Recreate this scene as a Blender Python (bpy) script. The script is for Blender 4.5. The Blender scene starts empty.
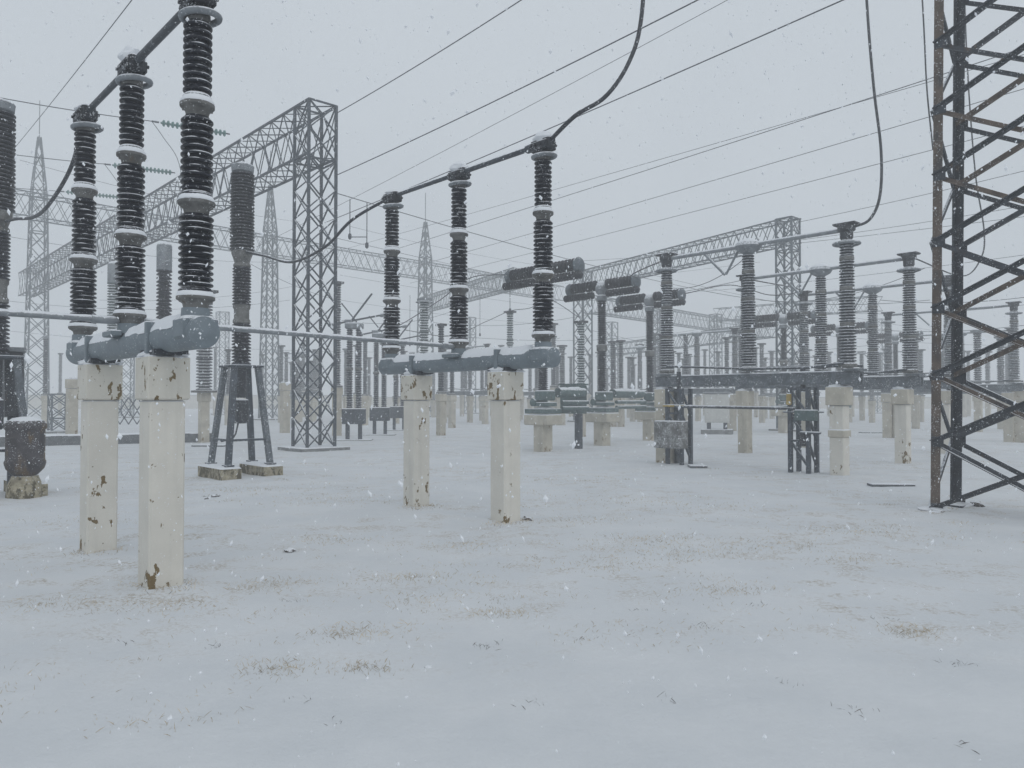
import bpy, bmesh, math, random
from mathutils import Vector, Matrix, noise
R = math.radians
rng = random.Random(11)
S = bpy.context.scene
COL = S.collection
F, HOR, EYE, CX = 770.0, 400.0, 1.7, 512.0
ANG = math.atan2(-0.738, 0.675)          # local x = towards the near right, local y = away to the right
U = Vector((-0.675, 0.738, 0)); V = Vector((0.738, 0.675, 0))
PITCH = math.atan((HOR - 384) / F)

# ------------------------------------------------------------------ helpers
def at(px, py, Y):
    d = Vector(((px - CX) / F, 1.0, -(py - 384) / F))
    c, s = math.cos(PITCH), math.sin(PITCH)
    d = Vector((d.x, d.y * c - d.z * s, d.y * s + d.z * c))
    k = Y / d.y
    return Vector((d.x * k, Y, EYE + d.z * k))

def gp(px, Y):
    p = at(px, HOR, Y)
    return Vector((p.x, Y, 0))

class MB:
    def __init__(self):
        self.v = []; self.f = []
    def add(self, vs, fs):
        b = len(self.v)
        self.v += [tuple(x) for x in vs]
        self.f += [tuple(i + b for i in q) for q in fs]
        return self
    def box(self, c, s, rz=0.0, bev=0.0):
        x, y, z = s[0] / 2, s[1] / 2, s[2] / 2
        if bev:
            b = min(bev, x * .9, y * .9, z * .9)
            vs, rings = [], [(-z, b), (-z + b, 0), (z - b, 0), (z, b)]
            for zz, i in rings:
                for sx, sy in ((1, 1), (-1, 1), (-1, -1), (1, -1)):
                    X, Y = x - i, y - i
                    a = [(sx * X, sy * (Y - b + i * .0)), (sx * (X - b), sy * Y)]
                    if sx * sy < 0: a.reverse()
                    for p in a: vs.append((p[0], p[1], zz))
            n = 8
            fs = [tuple(range(n - 1, -1, -1)), tuple(range(3 * n, 4 * n))]
            for r in range(3):
                for k in range(n):
                    fs.append((r * n + k, r * n + (k + 1) % n, (r + 1) * n + (k + 1) % n, (r + 1) * n + k))
        else:
            vs = [(sx * x, sy * y, sz * z) for sz in (-1, 1) for sx, sy in ((1, 1), (-1, 1), (-1, -1), (1, -1))]
            fs = [(3, 2, 1, 0), (4, 5, 6, 7)] + [(k, (k + 1) % 4, 4 + (k + 1) % 4, 4 + k) for k in range(4)]
        cs, sn = math.cos(rz), math.sin(rz)
        return self.add([(c[0] + p[0] * cs - p[1] * sn, c[1] + p[0] * sn + p[1] * cs, c[2] + p[2]) for p in vs], fs)
    def frame(self, p, q, up=None):
        d = (Vector(q) - Vector(p)).normalized()
        up = Vector(up) if up else (Vector((0, 0, 1)) if abs(d.z) < .95 else Vector((1, 0, 0)))
        s = d.cross(up).normalized(); t = s.cross(d).normalized()
        return d, s, t
    def bar(self, p, q, w, h=None, up=None):
        h = h or w
        p, q = Vector(p), Vector(q); d, s, t = self.frame(p, q, up)
        vs = [e + s * (a * w / 2) + t * (b * h / 2) for e in (p, q) for a, b in ((1, 1), (-1, 1), (-1, -1), (1, -1))]
        return self.add(vs, [(0, 1, 2, 3), (7, 6, 5, 4)] + [(k, k + 4, 4 + (k + 1) % 4, (k + 1) % 4) for k in range(4)])
    def angle(self, p, q, w, th, up=None):
        p, q = Vector(p), Vector(q); d, s, t = self.frame(p, q, up)
        pr = [(0, 0), (w, 0), (w, th), (th, th), (th, w), (0, w)]
        vs = [e + s * (a - w / 3) + t * (b - w / 3) for e in (p, q) for a, b in pr]
        return self.add(vs, [(5, 4, 3, 2, 1, 0), (6, 7, 8, 9, 10, 11)] + [(k, (k + 1) % 6, 6 + (k + 1) % 6, 6 + k) for k in range(6)])
    def lathe(self, prof, c=(0, 0, 0), n=16, axis=None, jit=None):
        c = Vector(c)
        if axis is None: a, s, t = Vector((0, 0, 1)), Vector((1, 0, 0)), Vector((0, 1, 0))
        else:
            a = Vector(axis).normalized(); _, s, t = self.frame((0, 0, 0), a)
        vs, fs = [], []
        for i, (r, z) in enumerate(prof):
            for k in range(n):
                th = 2 * math.pi * k / n
                rr = r * (1 + (jit(i, k) if jit else 0))
                vs.append(c + a * z + s * (rr * math.cos(th)) + t * (rr * math.sin(th)))
        for i in range(len(prof) - 1):
            for k in range(n):
                fs.append((i * n + k, i * n + (k + 1) % n, (i + 1) * n + (k + 1) % n, (i + 1) * n + k))
        fs.append(tuple(range(n - 1, -1, -1))); m = (len(prof) - 1) * n
        fs.append(tuple(range(m, m + n)))
        return self.add(vs, fs)
    def cyl(self, p, q, r, n=12, r2=None):
        p, q = Vector(p), Vector(q); L = (q - p).length
        return self.lathe([(r, 0), (r2 or r, L)], p, n, q - p)
    def tube(self, pts, r, n=6):
        pts = [Vector(p) for p in pts]; vs, fs = [], []
        up = None
        for i, p in enumerate(pts):
            d = (pts[min(i + 1, len(pts) - 1)] - pts[max(i - 1, 0)]).normalized()
            if up is None: up = Vector((0, 0, 1)) if abs(d.z) < .9 else Vector((1, 0, 0))
            s = d.cross(up).normalized(); t = s.cross(d).normalized(); up = t
            for k in range(n):
                th = 2 * math.pi * k / n
                vs.append(p + s * (r * math.cos(th)) + t * (r * math.sin(th)))
        for i in range(len(pts) - 1):
            for k in range(n):
                fs.append((i * n + k, (i + 1) * n + k, (i + 1) * n + (k + 1) % n, i * n + (k + 1) % n))
        fs.append(tuple(range(n))); m = (len(pts) - 1) * n
        fs.append(tuple(range(m + n - 1, m - 1, -1)))
        return self.add(vs, fs)
    def torus(self, c, Rr, r, n=24, m=8, tilt=0.0):
        c = Vector(c); vs, fs = [], []
        M = Matrix.Rotation(tilt, 3, 'X')
        for i in range(n):
            a = 2 * math.pi * i / n
            for k in range(m):
                b = 2 * math.pi * k / m
                vs.append(c + M @ Vector(((Rr + r * math.cos(b)) * math.cos(a), (Rr + r * math.cos(b)) * math.sin(a), r * math.sin(b))))
        for i in range(n):
            for k in range(m):
                fs.append((i * m + k, ((i + 1) % n) * m + k, ((i + 1) % n) * m + (k + 1) % m, i * m + (k + 1) % m))
        return self.add(vs, fs)
    def blob(self, c, s, seed=0, n=12, m=7, amp=.25):
        c = Vector(c); vs, fs = [], []
        for i in range(1, m):
            a = math.pi * i / m
            for k in range(n):
                b = 2 * math.pi * k / n
                d = Vector((math.sin(a) * math.cos(b), math.sin(a) * math.sin(b), -math.cos(a)))
                w = 1 + amp * noise.noise(d * 1.7 + Vector((seed * 3.1, seed, 0)))
                vs.append(c + Vector((d.x * s[0], d.y * s[1], d.z * s[2])) * w)
        for i in range(m - 2):
            for k in range(n):
                fs.append((i * n + k, i * n + (k + 1) % n, (i + 1) * n + (k + 1) % n, (i + 1) * n + k))
        fs.append(tuple(range(n - 1, -1, -1))); q = (m - 2) * n
        fs.append(tuple(range(q, q + n)))
        return self.add(vs, fs)
    def strip(self, p, q, w, h, seed=0, step=.06, amp=1.0):
        """a lumpy ridge of settled snow from p to q"""
        p, q = Vector(p), Vector(q); L = (q - p).length; n = max(4, int(L / step))
        d, s, t = self.frame(p, q); vs, fs = [], []
        prof = [(-1, -.25), (-.92, .1), (-.6, .72), (-.2, 1), (.2, 1), (.6, .72), (.92, .1), (1, -.25)]
        for i in range(n + 1):
            u = i / n; e = min(1, min(u, 1 - u) * n / 2.5 + .15)
            nz = noise.noise(Vector((u * L * 2.3, seed * 7.7, 0))); n2 = noise.noise(Vector((u * L * 6.1, seed * 3.3, 5)))
            ww = w * (1 + .22 * amp * nz) * (.5 + .5 * e); hh = h * max(.2, 1 + amp * (.55 * n2 + .35 * nz)) * e
            for a, b in prof:
                vs.append(p.lerp(q, u) + s * (a * ww / 2 + .1 * w * n2 * amp) + t * (b * hh))
        m = len(prof)
        for i in range(n):
            for k in range(m - 1):
                fs.append((i * m + k, (i + 1) * m + k, (i + 1) * m + k + 1, i * m + k + 1))
        fs.append(tuple(range(m))); fs.append(tuple(range(n * m + m - 1, n * m - 1, -1)))
        return self.add(vs, fs)
    def build(self, name, mat, parent=None, smooth=38, loc=None, rz=None):
        me = bpy.data.meshes.new(name)
        me.from_pydata(self.v, [], self.f); me.update()
        bm = bmesh.new(); bm.from_mesh(me); bmesh.ops.recalc_face_normals(bm, faces=bm.faces); bm.to_mesh(me); bm.free()
        if smooth:
            me.polygons.foreach_set('use_smooth', [True] * len(me.polygons))
            me.set_sharp_from_angle(angle=R(smooth))
        me.materials.append(mat)
        o = bpy.data.objects.new(name, me); COL.objects.link(o)
        if parent: o.parent = parent
        if loc is not None: o.location = loc
        if rz is not None: o.rotation_euler = (0, 0, rz)
        return o

def tag(o, label, cat, group=None, kind=None):
    o['label'] = label; o['category'] = cat
    if group: o['group'] = group
    if kind: o['kind'] = kind
    return o

def thing(name, label, cat, loc=(0, 0, 0), rz=ANG, group=None):
    o = bpy.data.objects.new(name, None); COL.objects.link(o)
    o.empty_display_size = .2
    o.location = loc; o.rotation_euler = (0, 0, rz)
    return tag(o, label, cat, group)

def kids(o):
    return [c for c in bpy.data.objects if c.parent is o]

def dup(o, label=None, loc=None, rz=None, scale=None, group=None, parent=None):
    c = o.copy(); COL.objects.link(c)
    if parent: c.parent = parent
    if label: c['label'] = label
    if group: c['group'] = group
    if loc is not None: c.location = loc
    if rz is not None: c.rotation_euler = (0, 0, rz)
    if scale is not None: c.scale = scale
    for k in kids(o): dup(k, parent=c)
    return c

# ------------------------------------------------------------------ materials
def N(nt, t, **kw):
    n = nt.nodes.new(t)
    for k, v in kw.items():
        if k in n.inputs: n.inputs[k].default_value = v
        else: setattr(n, k, v)
    return n

def ramp(nt, src, a, b):
    m = N(nt, 'ShaderNodeMapRange'); m.interpolation_type = 'SMOOTHSTEP'
    m.inputs['From Min'].default_value = a; m.inputs['From Max'].default_value = b
    nt.links.new(src, m.inputs['Value']); return m.outputs['Result']

def mth(nt, op, a, b):
    m = N(nt, 'ShaderNodeMath', operation=op)
    for i, x in enumerate((a, b)):
        if isinstance(x, (int, float)): m.inputs[i].default_value = x
        else: nt.links.new(x, m.inputs[i])
    return m.outputs[0]

def mix(nt, fac, a, b):
    m = N(nt, 'ShaderNodeMix'); m.data_type = 'RGBA'
    for i, x in ((0, fac), (6, a), (7, b)):
        if isinstance(x, (int, float)): m.inputs[i].default_value = x
        elif isinstance(x, tuple): m.inputs[i].default_value = (*x, 1)
        else: nt.links.new(x, m.inputs[i])
    return m.outputs[2]

SNOW = (0.80, 0.82, 0.85)

def material(name, base, rough=.6, metal=0.0, vary=.25, vscale=6, snow=(.3, .65), speck=.0, patch=None, rust=None, bump=.0, spec=.4):
    m = bpy.data.materials.new(name); m.use_nodes = True; nt = m.node_tree; L = nt.links.new
    b = nt.nodes['Principled BSDF']
    b.inputs['Roughness'].default_value = rough; b.inputs['Metallic'].default_value = metal
    b.inputs['Specular IOR Level'].default_value = spec
    geo = N(nt, 'ShaderNodeNewGeometry'); pos = geo.outputs['Position']
    def nz(scale, detail=3, rough_=.55, stretch=None):
        n = N(nt, 'ShaderNodeTexNoise', Scale=scale, Detail=detail, Roughness=rough_)
        if stretch:
            mp = N(nt, 'ShaderNodeMapping'); mp.inputs['Scale'].default_value = stretch; L(pos, mp.inputs[0]); L(mp.outputs[0], n.inputs['Vector'])
        else: L(pos, n.inputs['Vector'])
        return n.outputs['Fac']
    n1 = nz(vscale, 5, .6)
    dark = tuple(c * (1 - vary) for c in base); light = tuple(min(1, c * (1 + vary * .6)) for c in base)
    col = mix(nt, ramp(nt, n1, .3, .7), dark, light)
    if rust:
        rc, lo, hi, sc = rust
        col = mix(nt, ramp(nt, nz(sc, 6, .65, (1, 1, .45)), lo, hi), col, rc)
    if patch:                                   # flaked paint down to the bare material
        pc, lo, hi, sc = patch
        pn = nz(sc, 4, .6, (1, 1, .6)); big = nz(1.3, 2)
        sz = N(nt, 'ShaderNodeSeparateXYZ'); L(pos, sz.inputs[0])
        foot = mth(nt, 'MULTIPLY', mth(nt, 'SUBTRACT', 1.0, ramp(nt, sz.outputs['Z'], .0, .5)), .085)
        pm = ramp(nt, mth(nt, 'ADD', mth(nt, 'ADD', pn, foot), mth(nt, 'MULTIPLY', big, .35)), lo, hi)
        col = mix(nt, pm, col, mix(nt, nz(30), tuple(c * .6 for c in pc), tuple(c * 1.5 for c in pc)))
        streak = ramp(nt, nz(7, 3, .5, (1, 1, .06)), .52, .75)
        col = mix(nt, mth(nt, 'MULTIPLY', streak, .22), col, tuple(c * .5 for c in base))
    if snow:
        sep = N(nt, 'ShaderNodeSeparateXYZ'); L(geo.outputs['Normal'], sep.inputs[0])
        nn = mth(nt, 'MULTIPLY', mth(nt, 'SUBTRACT', nz(22, 3), .5), .9)
        mask = ramp(nt, mth(nt, 'ADD', sep.outputs['Z'], nn), snow[0], snow[1])
        if speck:
            sp = mth(nt, 'MULTIPLY', ramp(nt, nz(48, 2), .66 - speck * .12, .72 - speck * .10), ramp(nt, nz(5, 2), .35, .65))
            mask = mth(nt, 'MAXIMUM', mask, mth(nt, 'MULTIPLY', sp, .8))
        col = mix(nt, mask, col, SNOW)
        rr = N(nt, 'ShaderNodeMix'); L(mask, rr.inputs[0]); rr.inputs[2].default_value = rough; rr.inputs[3].default_value = .9
        L(rr.outputs[0], b.inputs['Roughness'])
    L(col, b.inputs['Base Color'])
    if bump:
        bp = N(nt, 'ShaderNodeBump', Strength=bump, Distance=.01); L(nz(40, 4), bp.inputs['Height']); L(bp.outputs[0], b.inputs['Normal'])
    return m

M = {}
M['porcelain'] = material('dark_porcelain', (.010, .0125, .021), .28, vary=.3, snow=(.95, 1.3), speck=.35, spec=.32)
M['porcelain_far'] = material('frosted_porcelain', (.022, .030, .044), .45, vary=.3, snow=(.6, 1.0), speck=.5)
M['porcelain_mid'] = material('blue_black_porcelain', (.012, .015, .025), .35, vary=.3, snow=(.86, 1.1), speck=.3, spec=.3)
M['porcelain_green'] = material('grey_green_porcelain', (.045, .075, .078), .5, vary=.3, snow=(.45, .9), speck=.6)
M['flange'] = material('weathered_cast_flange', (.155, .155, .15), .75, vary=.4, snow=(.6, .9), speck=.3, rust=((.13, .10, .07), .6, .75, 9))
M['ring'] = material('frosted_aluminium', (.22, .24, .26), .6, metal=.2, vary=.25, snow=(.2, .6), speck=.5)
M['head'] = material('black_contact_metal', (.022, .026, .034), .5, vary=.4, snow=(.5, .8), speck=.75)
M['paint'] = material('blue_grey_paint', (.18, .215, .24), .5, vary=.12, snow=(.6, .9), speck=.2, rust=((.15, .12, .09), .68, .8, 5))
M['green'] = material('grey_green_paint', (.10, .145, .145), .6, vary=.2, snow=(.4, .7), speck=.35, rust=((.13, .10, .07), .62, .72, 5))
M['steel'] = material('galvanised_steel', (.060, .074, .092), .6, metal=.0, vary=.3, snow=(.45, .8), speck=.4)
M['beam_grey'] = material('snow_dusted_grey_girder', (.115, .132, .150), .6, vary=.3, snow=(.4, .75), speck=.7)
M['steel_far'] = material('haze_paled_steel', (.10, .122, .142), .6, vary=.25, snow=(.4, .8), speck=.3)  # paler than the near steel: distance haze painted into the colour
M['dark_steel'] = material('dark_painted_angle_steel', (.040, .047, .058), .5, vary=.35, snow=(.45, .75), speck=.45, rust=((.10, .07, .05), .6, .72, 5))
M['rust_steel'] = material('rusty_angle_steel', (.125, .095, .075), .8, vary=.35, snow=(.45, .8), speck=.5, rust=((.055, .050, .05), .52, .66, 4), bump=.2)
M['tube'] = material('aluminium_tube', (.26, .28, .30), .5, metal=.2, vary=.2, snow=(.35, .7), speck=.3)
M['darktube'] = material('dark_rod', (.055, .066, .08), .5, vary=.25, snow=(.35, .7), speck=.35)
M['wire'] = material('stranded_wire', (.07, .08, .095), .6, vary=.2, snow=(.7, 1.0))
M['cable'] = material('black_flexible_cable', (.035, .04, .05), .55, vary=.3, vscale=18, snow=(.6, .9), speck=.5)
M['cream'] = material('cream_painted_concrete', (.69, .66, .595), .8, vary=.06, vscale=3, snow=(.5, .8), speck=.12, patch=((.17, .12, .055), .83, .85, 8), bump=.15)
M['cream_cap'] = material('flaking_cream_concrete', (.66, .63, .56), .8, vary=.07, vscale=3, snow=(.5, .8), speck=.12, patch=((.17, .12, .055), .755, .78, 12), bump=.2)
M['concrete'] = material('old_cream_concrete', (.52, .485, .41), .85, vary=.15, vscale=2.5, snow=(.45, .75), speck=.15, patch=((.22, .16, .09), .82, .90, 6), bump=.2)
M['rough_concrete'] = material('mossy_concrete', (.36, .32, .23), .9, vary=.4, vscale=8, snow=(.4, .7), speck=.3, patch=((.10, .085, .05), .72, .82, 9), bump=.4)
M['slab'] = material('grey_concrete', (.22, .225, .225), .9, vary=.3, snow=(.3, .6), speck=.5, bump=.3)
M['kerb'] = material('wet_dark_concrete', (.13, .14, .15), .85, vary=.3, snow=(.4, .7), speck=.4, bump=.3)
M['box_white'] = material('pale_cabinet_paint', (.60, .60, .57), .5, vary=.08, snow=(.4, .7), speck=.2, rust=((.20, .12, .06), .68, .76, 6))
M['rimed'] = material('snow_plastered_box', (.16, .16, .155), .8, vary=.35, snow=(.35, .7), speck=1.3)
M['pot'] = material('rusty_tank_paint', (.055, .050, .055), .6, vary=.4, snow=(.4, .7), speck=.5, rust=((.12, .078, .038), .48, .62, 4))
M['yellow'] = material('faded_yellow_paint', (.42, .30, .08), .6, snow=(.4, .7), speck=.4)
M['glass'] = material('green_glass', (.13, .24, .23), .25, vary=.2, snow=(.5, .9), speck=.2)
M['snow'] = material('settled_snow', SNOW, .9, vary=.03, vscale=9, snow=None, bump=.12)
M['flake'] = material('snowflake', (.88, .90, .93), .9, vary=.02, snow=None)
M['stone'] = material('dark_stone', (.12, .105, .095), .9, vary=.4, vscale=30, snow=(.45, .8), speck=.6, bump=.4)
M['grass'] = material('dry_straw', (.56, .475, .35), .9, vary=.4, vscale=3, snow=None)
M['weed'] = material('dead_weed', (.13, .115, .10), .9, vary=.4, vscale=5, snow=None)

# ------------------------------------------------------------------ snow-covered ground
def graded(a, b, fine, lim):
    out, x, s = [], 0.0, fine
    while x < lim:
        out.append(x); x += s; s = fine if x < b else s * 1.22
    out.append(lim); return out
BERMS = [(-3.2, 7.06), (-4.59, 8.57), (-.09, 10.77), (-1.53, 12.35), (6.4, 11.75), (7.1, 12.4)]
def relief(x, y):
    d = math.hypot(x, y); k = 1.0 if d < 30 else max(0, 1 - (d - 30) / 30)
    h = .035 * noise.noise(Vector((x * .35, y * .35, 0))) + .017 * noise.noise(Vector((x * 1.3, y * 1.3, 3))) \
        + .010 * noise.noise(Vector((x * 4.1, y * 2.9, 7))) + .006 * noise.noise(Vector((x * 9, y * 7, 11)))
    for bx, by in BERMS:
        q = (x - bx) ** 2 + (y - by) ** 2
        if q < 1: h += (.028 + .02 * noise.noise(Vector((x * 3, y * 3, 9)))) * math.exp(-q / .10)
    return h * k
pos = graded(0, 16, .13, 400.0)
xs = sorted(set([-p for p in pos] + pos)); ys = [-30, -15, -6, -2, 0, 1.2] + [2 + p for p in graded(0, 20, .13, 396.0)]
g = MB()
nx = len(xs)
for y in ys:
    for x in xs: g.v.append((x, y, relief(x, y)))
for j in range(len(ys) - 1):
    for i in range(nx - 1):
        g.f.append((j * nx + i, j * nx + i + 1, (j + 1) * nx + i + 1, (j + 1) * nx + i))

def ground_material():
    m = bpy.data.materials.new('snowy_ground'); m.use_nodes = True; nt = m.node_tree; L = nt.links.new
    b = nt.nodes['Principled BSDF']; b.inputs['Roughness'].default_value = .9; b.inputs['Specular IOR Level'].default_value = .2
    geo = N(nt, 'ShaderNodeNewGeometry'); pos = geo.outputs['Position']
    def nz(scale, detail=4, r=.6, st=None):
        n = N(nt, 'ShaderNodeTexNoise', Scale=scale, Detail=detail, Roughness=r)
        mp = N(nt, 'ShaderNodeMapping'); mp.inputs['Scale'].default_value = st or (1, 1, 1)
        L(pos, mp.inputs[0]); L(mp.outputs[0], n.inputs['Vector']); return n.outputs['Fac']
    col = mix(nt, ramp(nt, nz(1.1), .3, .7), (.655, .675, .695), (.72, .735, .75))
    zone = ramp(nt, nz(.38, 3), .38, .60)                    # where the dead turf pokes through
    fine = ramp(nt, nz(26, 6, .8), .46, .56)
    turf = mth(nt, 'MULTIPLY', mth(nt, 'MULTIPLY', zone, fine), ramp(nt, nz(2.2, 5, .72), .47, .62))
    sy = N(nt, 'ShaderNodeSeparateXYZ'); L(pos, sy.inputs[0])
    turf = mth(nt, 'MULTIPLY', turf, ramp(nt, mth(nt, 'ADD', sy.outputs['Y'], mth(nt, 'MULTIPLY', nz(.5, 2), 2.0)), 4.6, 8.5))   # the far half of the plot was mown less
    col = mix(nt, mth(nt, 'MULTIPLY', turf, .72), col, mix(nt, nz(9), (.27, .215, .15), (.50, .44, .35)))
    dk = mth(nt, 'MULTIPLY', ramp(nt, nz(24, 4, .7), .66, .74), ramp(nt, nz(1.4, 3), .52, .68))
    col = mix(nt, mth(nt, 'MULTIPLY', dk, .55), col, (.22, .21, .20))
    L(col, b.inputs['Base Color'])
    bp = N(nt, 'ShaderNodeBump', Strength=.35, Distance=.03); L(nz(13, 6, .65), bp.inputs['Height']); L(bp.outputs[0], b.inputs['Normal'])
    return m
go = g.build('ground', ground_material(), smooth=80)
tag(go, 'flat snow covered yard with dead turf showing through', 'ground', kind='structure')

# dry grass and dead weeds sticking out of the snow
gr, wd = MB(), MB()
def blade(mb, x, y, h, w, lean):
    a = rng.uniform(0, 6.283); z = relief(x, y) - .002
    dx, dy = math.cos(a), math.sin(a); lx, ly = rng.gauss(0, lean), rng.gauss(0, lean)
    mb.add([(x - dx * w, y - dy * w, z), (x + dx * w, y + dy * w, z), (x + lx * .5 + dx * w * .6, y + ly * .5 + dy * w * .6, z + h * .65), (x + lx, y + ly, z + h)], [(0, 1, 2), (0, 2, 3)])
def tuft(mb, px, py, n, spread, h, w=.0016):
    Y = EYE * F / (py - HOR); p = gp(px, Y)
    for _ in range(int(n * (2.0 if mb is gr else 1))):
        blade(mb, p.x + rng.gauss(0, spread * 1.6), p.y + rng.gauss(0, spread), rng.uniform(.3, 1) * h, w * max(1, Y / 6), h * .7)
for px, py, n, sp in [(355, 632, 70, .09), (265, 585, 60, .13), (415, 577, 60, .12), (330, 540, 50, .15), (60, 605, 50, .12), (170, 605, 70, .14),
                      (275, 668, 40, .07), (365, 668, 40, .07), (500, 612, 50, .08), (660, 540, 110, .22), (690, 552, 90, .2), (570, 520, 70, .25), (860, 530, 80, .25),
                      (910, 631, 45, .06), (470, 545, 45, .15), (420, 600, 30, .1), (610, 565, 50, .16), (720, 590, 40, .1), (780, 545, 60, .2), (850, 560, 40, .14),
                      (100, 520, 50, .25), (330, 500, 60, .3), (250, 490, 50, .3), (620, 500, 60, .4), (700, 505, 60, .35), (440, 470, 50, .5), (550, 480, 50, .5)]:
    tuft(gr, px, py, n * 1.9, sp * 1.25, .032, .0020)
for _ in range(480):
    py = 462 + 260 * rng.random() ** 1.7; px = rng.uniform(-80, 1104)
    Y = EYE * F / (py - HOR); p = gp(px, Y)
    if noise.noise(Vector((p.x * .35, p.y * .35, 20))) < .02: continue
    tuft(gr, px, py, rng.randint(3, 14), .05 + .10 * rng.random(), .030, .0019)
for px, py, n in [(148, 586, 40), (178, 583, 40), (170, 590, 30), (90, 555, 30), (112, 553, 30), (500, 524, 40), (520, 521, 40), (415, 508, 40), (432, 506, 30)]: (tuft(gr, px, py, n, .07, .04, .0022), tuft(wd, px, py + 2, n // 3, .06, .03, .0016))
for px, py, n in [(485, 645, 22), (957, 660, 22), (300, 700, 8), (700, 625, 14), (640, 608, 10), (855, 708, 12), (225, 645, 14), (290, 600, 24), (535, 708, 8), (760, 605, 10), (880, 620, 8), (580, 640, 9), (960, 740, 7), (205, 497, 18), (120, 640, 7), (340, 720, 6), (780, 680, 8), (660, 700, 6)]:
    tuft(wd, px, py, n, .04, .03, .0014)
tag(gr.build('dry_grass', M['grass'], smooth=0), 'thin tufts of dry straw coloured grass poking through the snow', 'grass', kind='stuff')
tag(wd.build('dead_weeds', M['weed'], smooth=0), 'small dark dead weeds poking through the snow', 'weeds', kind='stuff')

for i, (px, py, s, lab) in enumerate([
        (291, 551, .05, 'dark round stone lying in the open snow right of the front left pillars'),
        (216, 497, .06, 'dark broken stone beside the snow between the rusty tank and pillar'),
        (207, 499, .04, 'small dark pebble close to the white pillar near the rusty tank'),
        (527, 520, .06, 'flat dark stone at the foot of the nearer central pillar'),
        (429, 667, .022, 'tiny dark pebble alone in the snowy foreground'),
        (975, 506, .09, 'dark snow dusted lump beside the foot of the rusty tower')]):
    Y = EYE * F / (py - HOR)
    tag(MB().blob((0, 0, s * .3), (s * 1.2, s, s * .6), i + 2, amp=.6).build('stone', M['stone'], loc=gp(px, Y), rz=i), lab, 'stone', 'loose stones on the snow')

# ------------------------------------------------------------------ insulators
def sheds(mb, z0, z1, rc, rs, n, seg=20, c=(0, 0, 0), axis=None, taper=0.0):
    """stack of rain sheds round a core from z0 to z1"""
    p = (z1 - z0) / n; prof = [(rc, z0)]
    for i in range(n):
        z = z0 + p * i; k = 1 - taper * i / max(1, n - 1); r = rs * k; q = rc * k
        prof += [(q, z + .06 * p), (r * .97, z + .14 * p), (r, z + .24 * p), (r * .995, z + .44 * p), (q + .4 * (r - q), z + .74 * p), (q, z + .90 * p)]
    prof.append((rc * (1 - taper), z1))
    return mb.lathe(prof, c, seg, axis)

def shed_snow(z0, z1, rc, rs, n, seed, seg=26):
    """thin broken rims of snow sitting on the sheds"""
    mb = MB(); p = (z1 - z0) / n
    for i in range(n):
        zb = z0 + p * (i + .45); zi = z0 + p * (i + .72)
        vs, fs, on = [], [], []
        for k in range(seg):
            a = 2 * math.pi * k / seg
            w = noise.noise(Vector((math.cos(a) * 1.5, math.sin(a) * 1.5, i * 1.7 + seed * 9)))
            on.append(w > -.12); t = .0005 + .009 * max(0, w + .12)
            for r, z in ((rs * .985, zb - .003), (rs * (.99 + t), zb + t * .4), (rs * .96, zb + t + .002), (rc + .45 * (rs - rc), zi + t * .5 - .006), (rc + .4 * (rs - rc), zi - .012)):
                vs.append((r * math.cos(a), r * math.sin(a), z))
        for k in range(seg):
            k2 = (k + 1) % seg
            if on[k] or on[k2]:
                for j in range(4): fs.append((k * 5 + j, k2 * 5 + j, k2 * 5 + j + 1, k * 5 + j + 1))
        mb.add(vs, fs)
    return mb

def bell(mb, z0, z1, ra, rb, n=24):
    """cast joint: flat lid, short rim, cone running down"""
    h = z1 - z0
    mb.lathe([(rb * .95, z0), (rb, z0 + .1 * h), (rb * 1.08, z0 + .35 * h), (ra * .92, z0 + .55 * h), (ra, z0 + .6 * h), (ra, z0 + .76 * h), (ra * .93, z0 + .82 * h), (rb * .9, z1)], n=n)
    for k in range(8):
        a = k * math.pi / 4
        mb.cyl((ra * .86 * math.cos(a), ra * .86 * math.sin(a), z0 + .48 * h), (ra * .86 * math.cos(a), ra * .86 * math.sin(a), z0 + .58 * h), .012, 6)
    return mb

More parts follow.
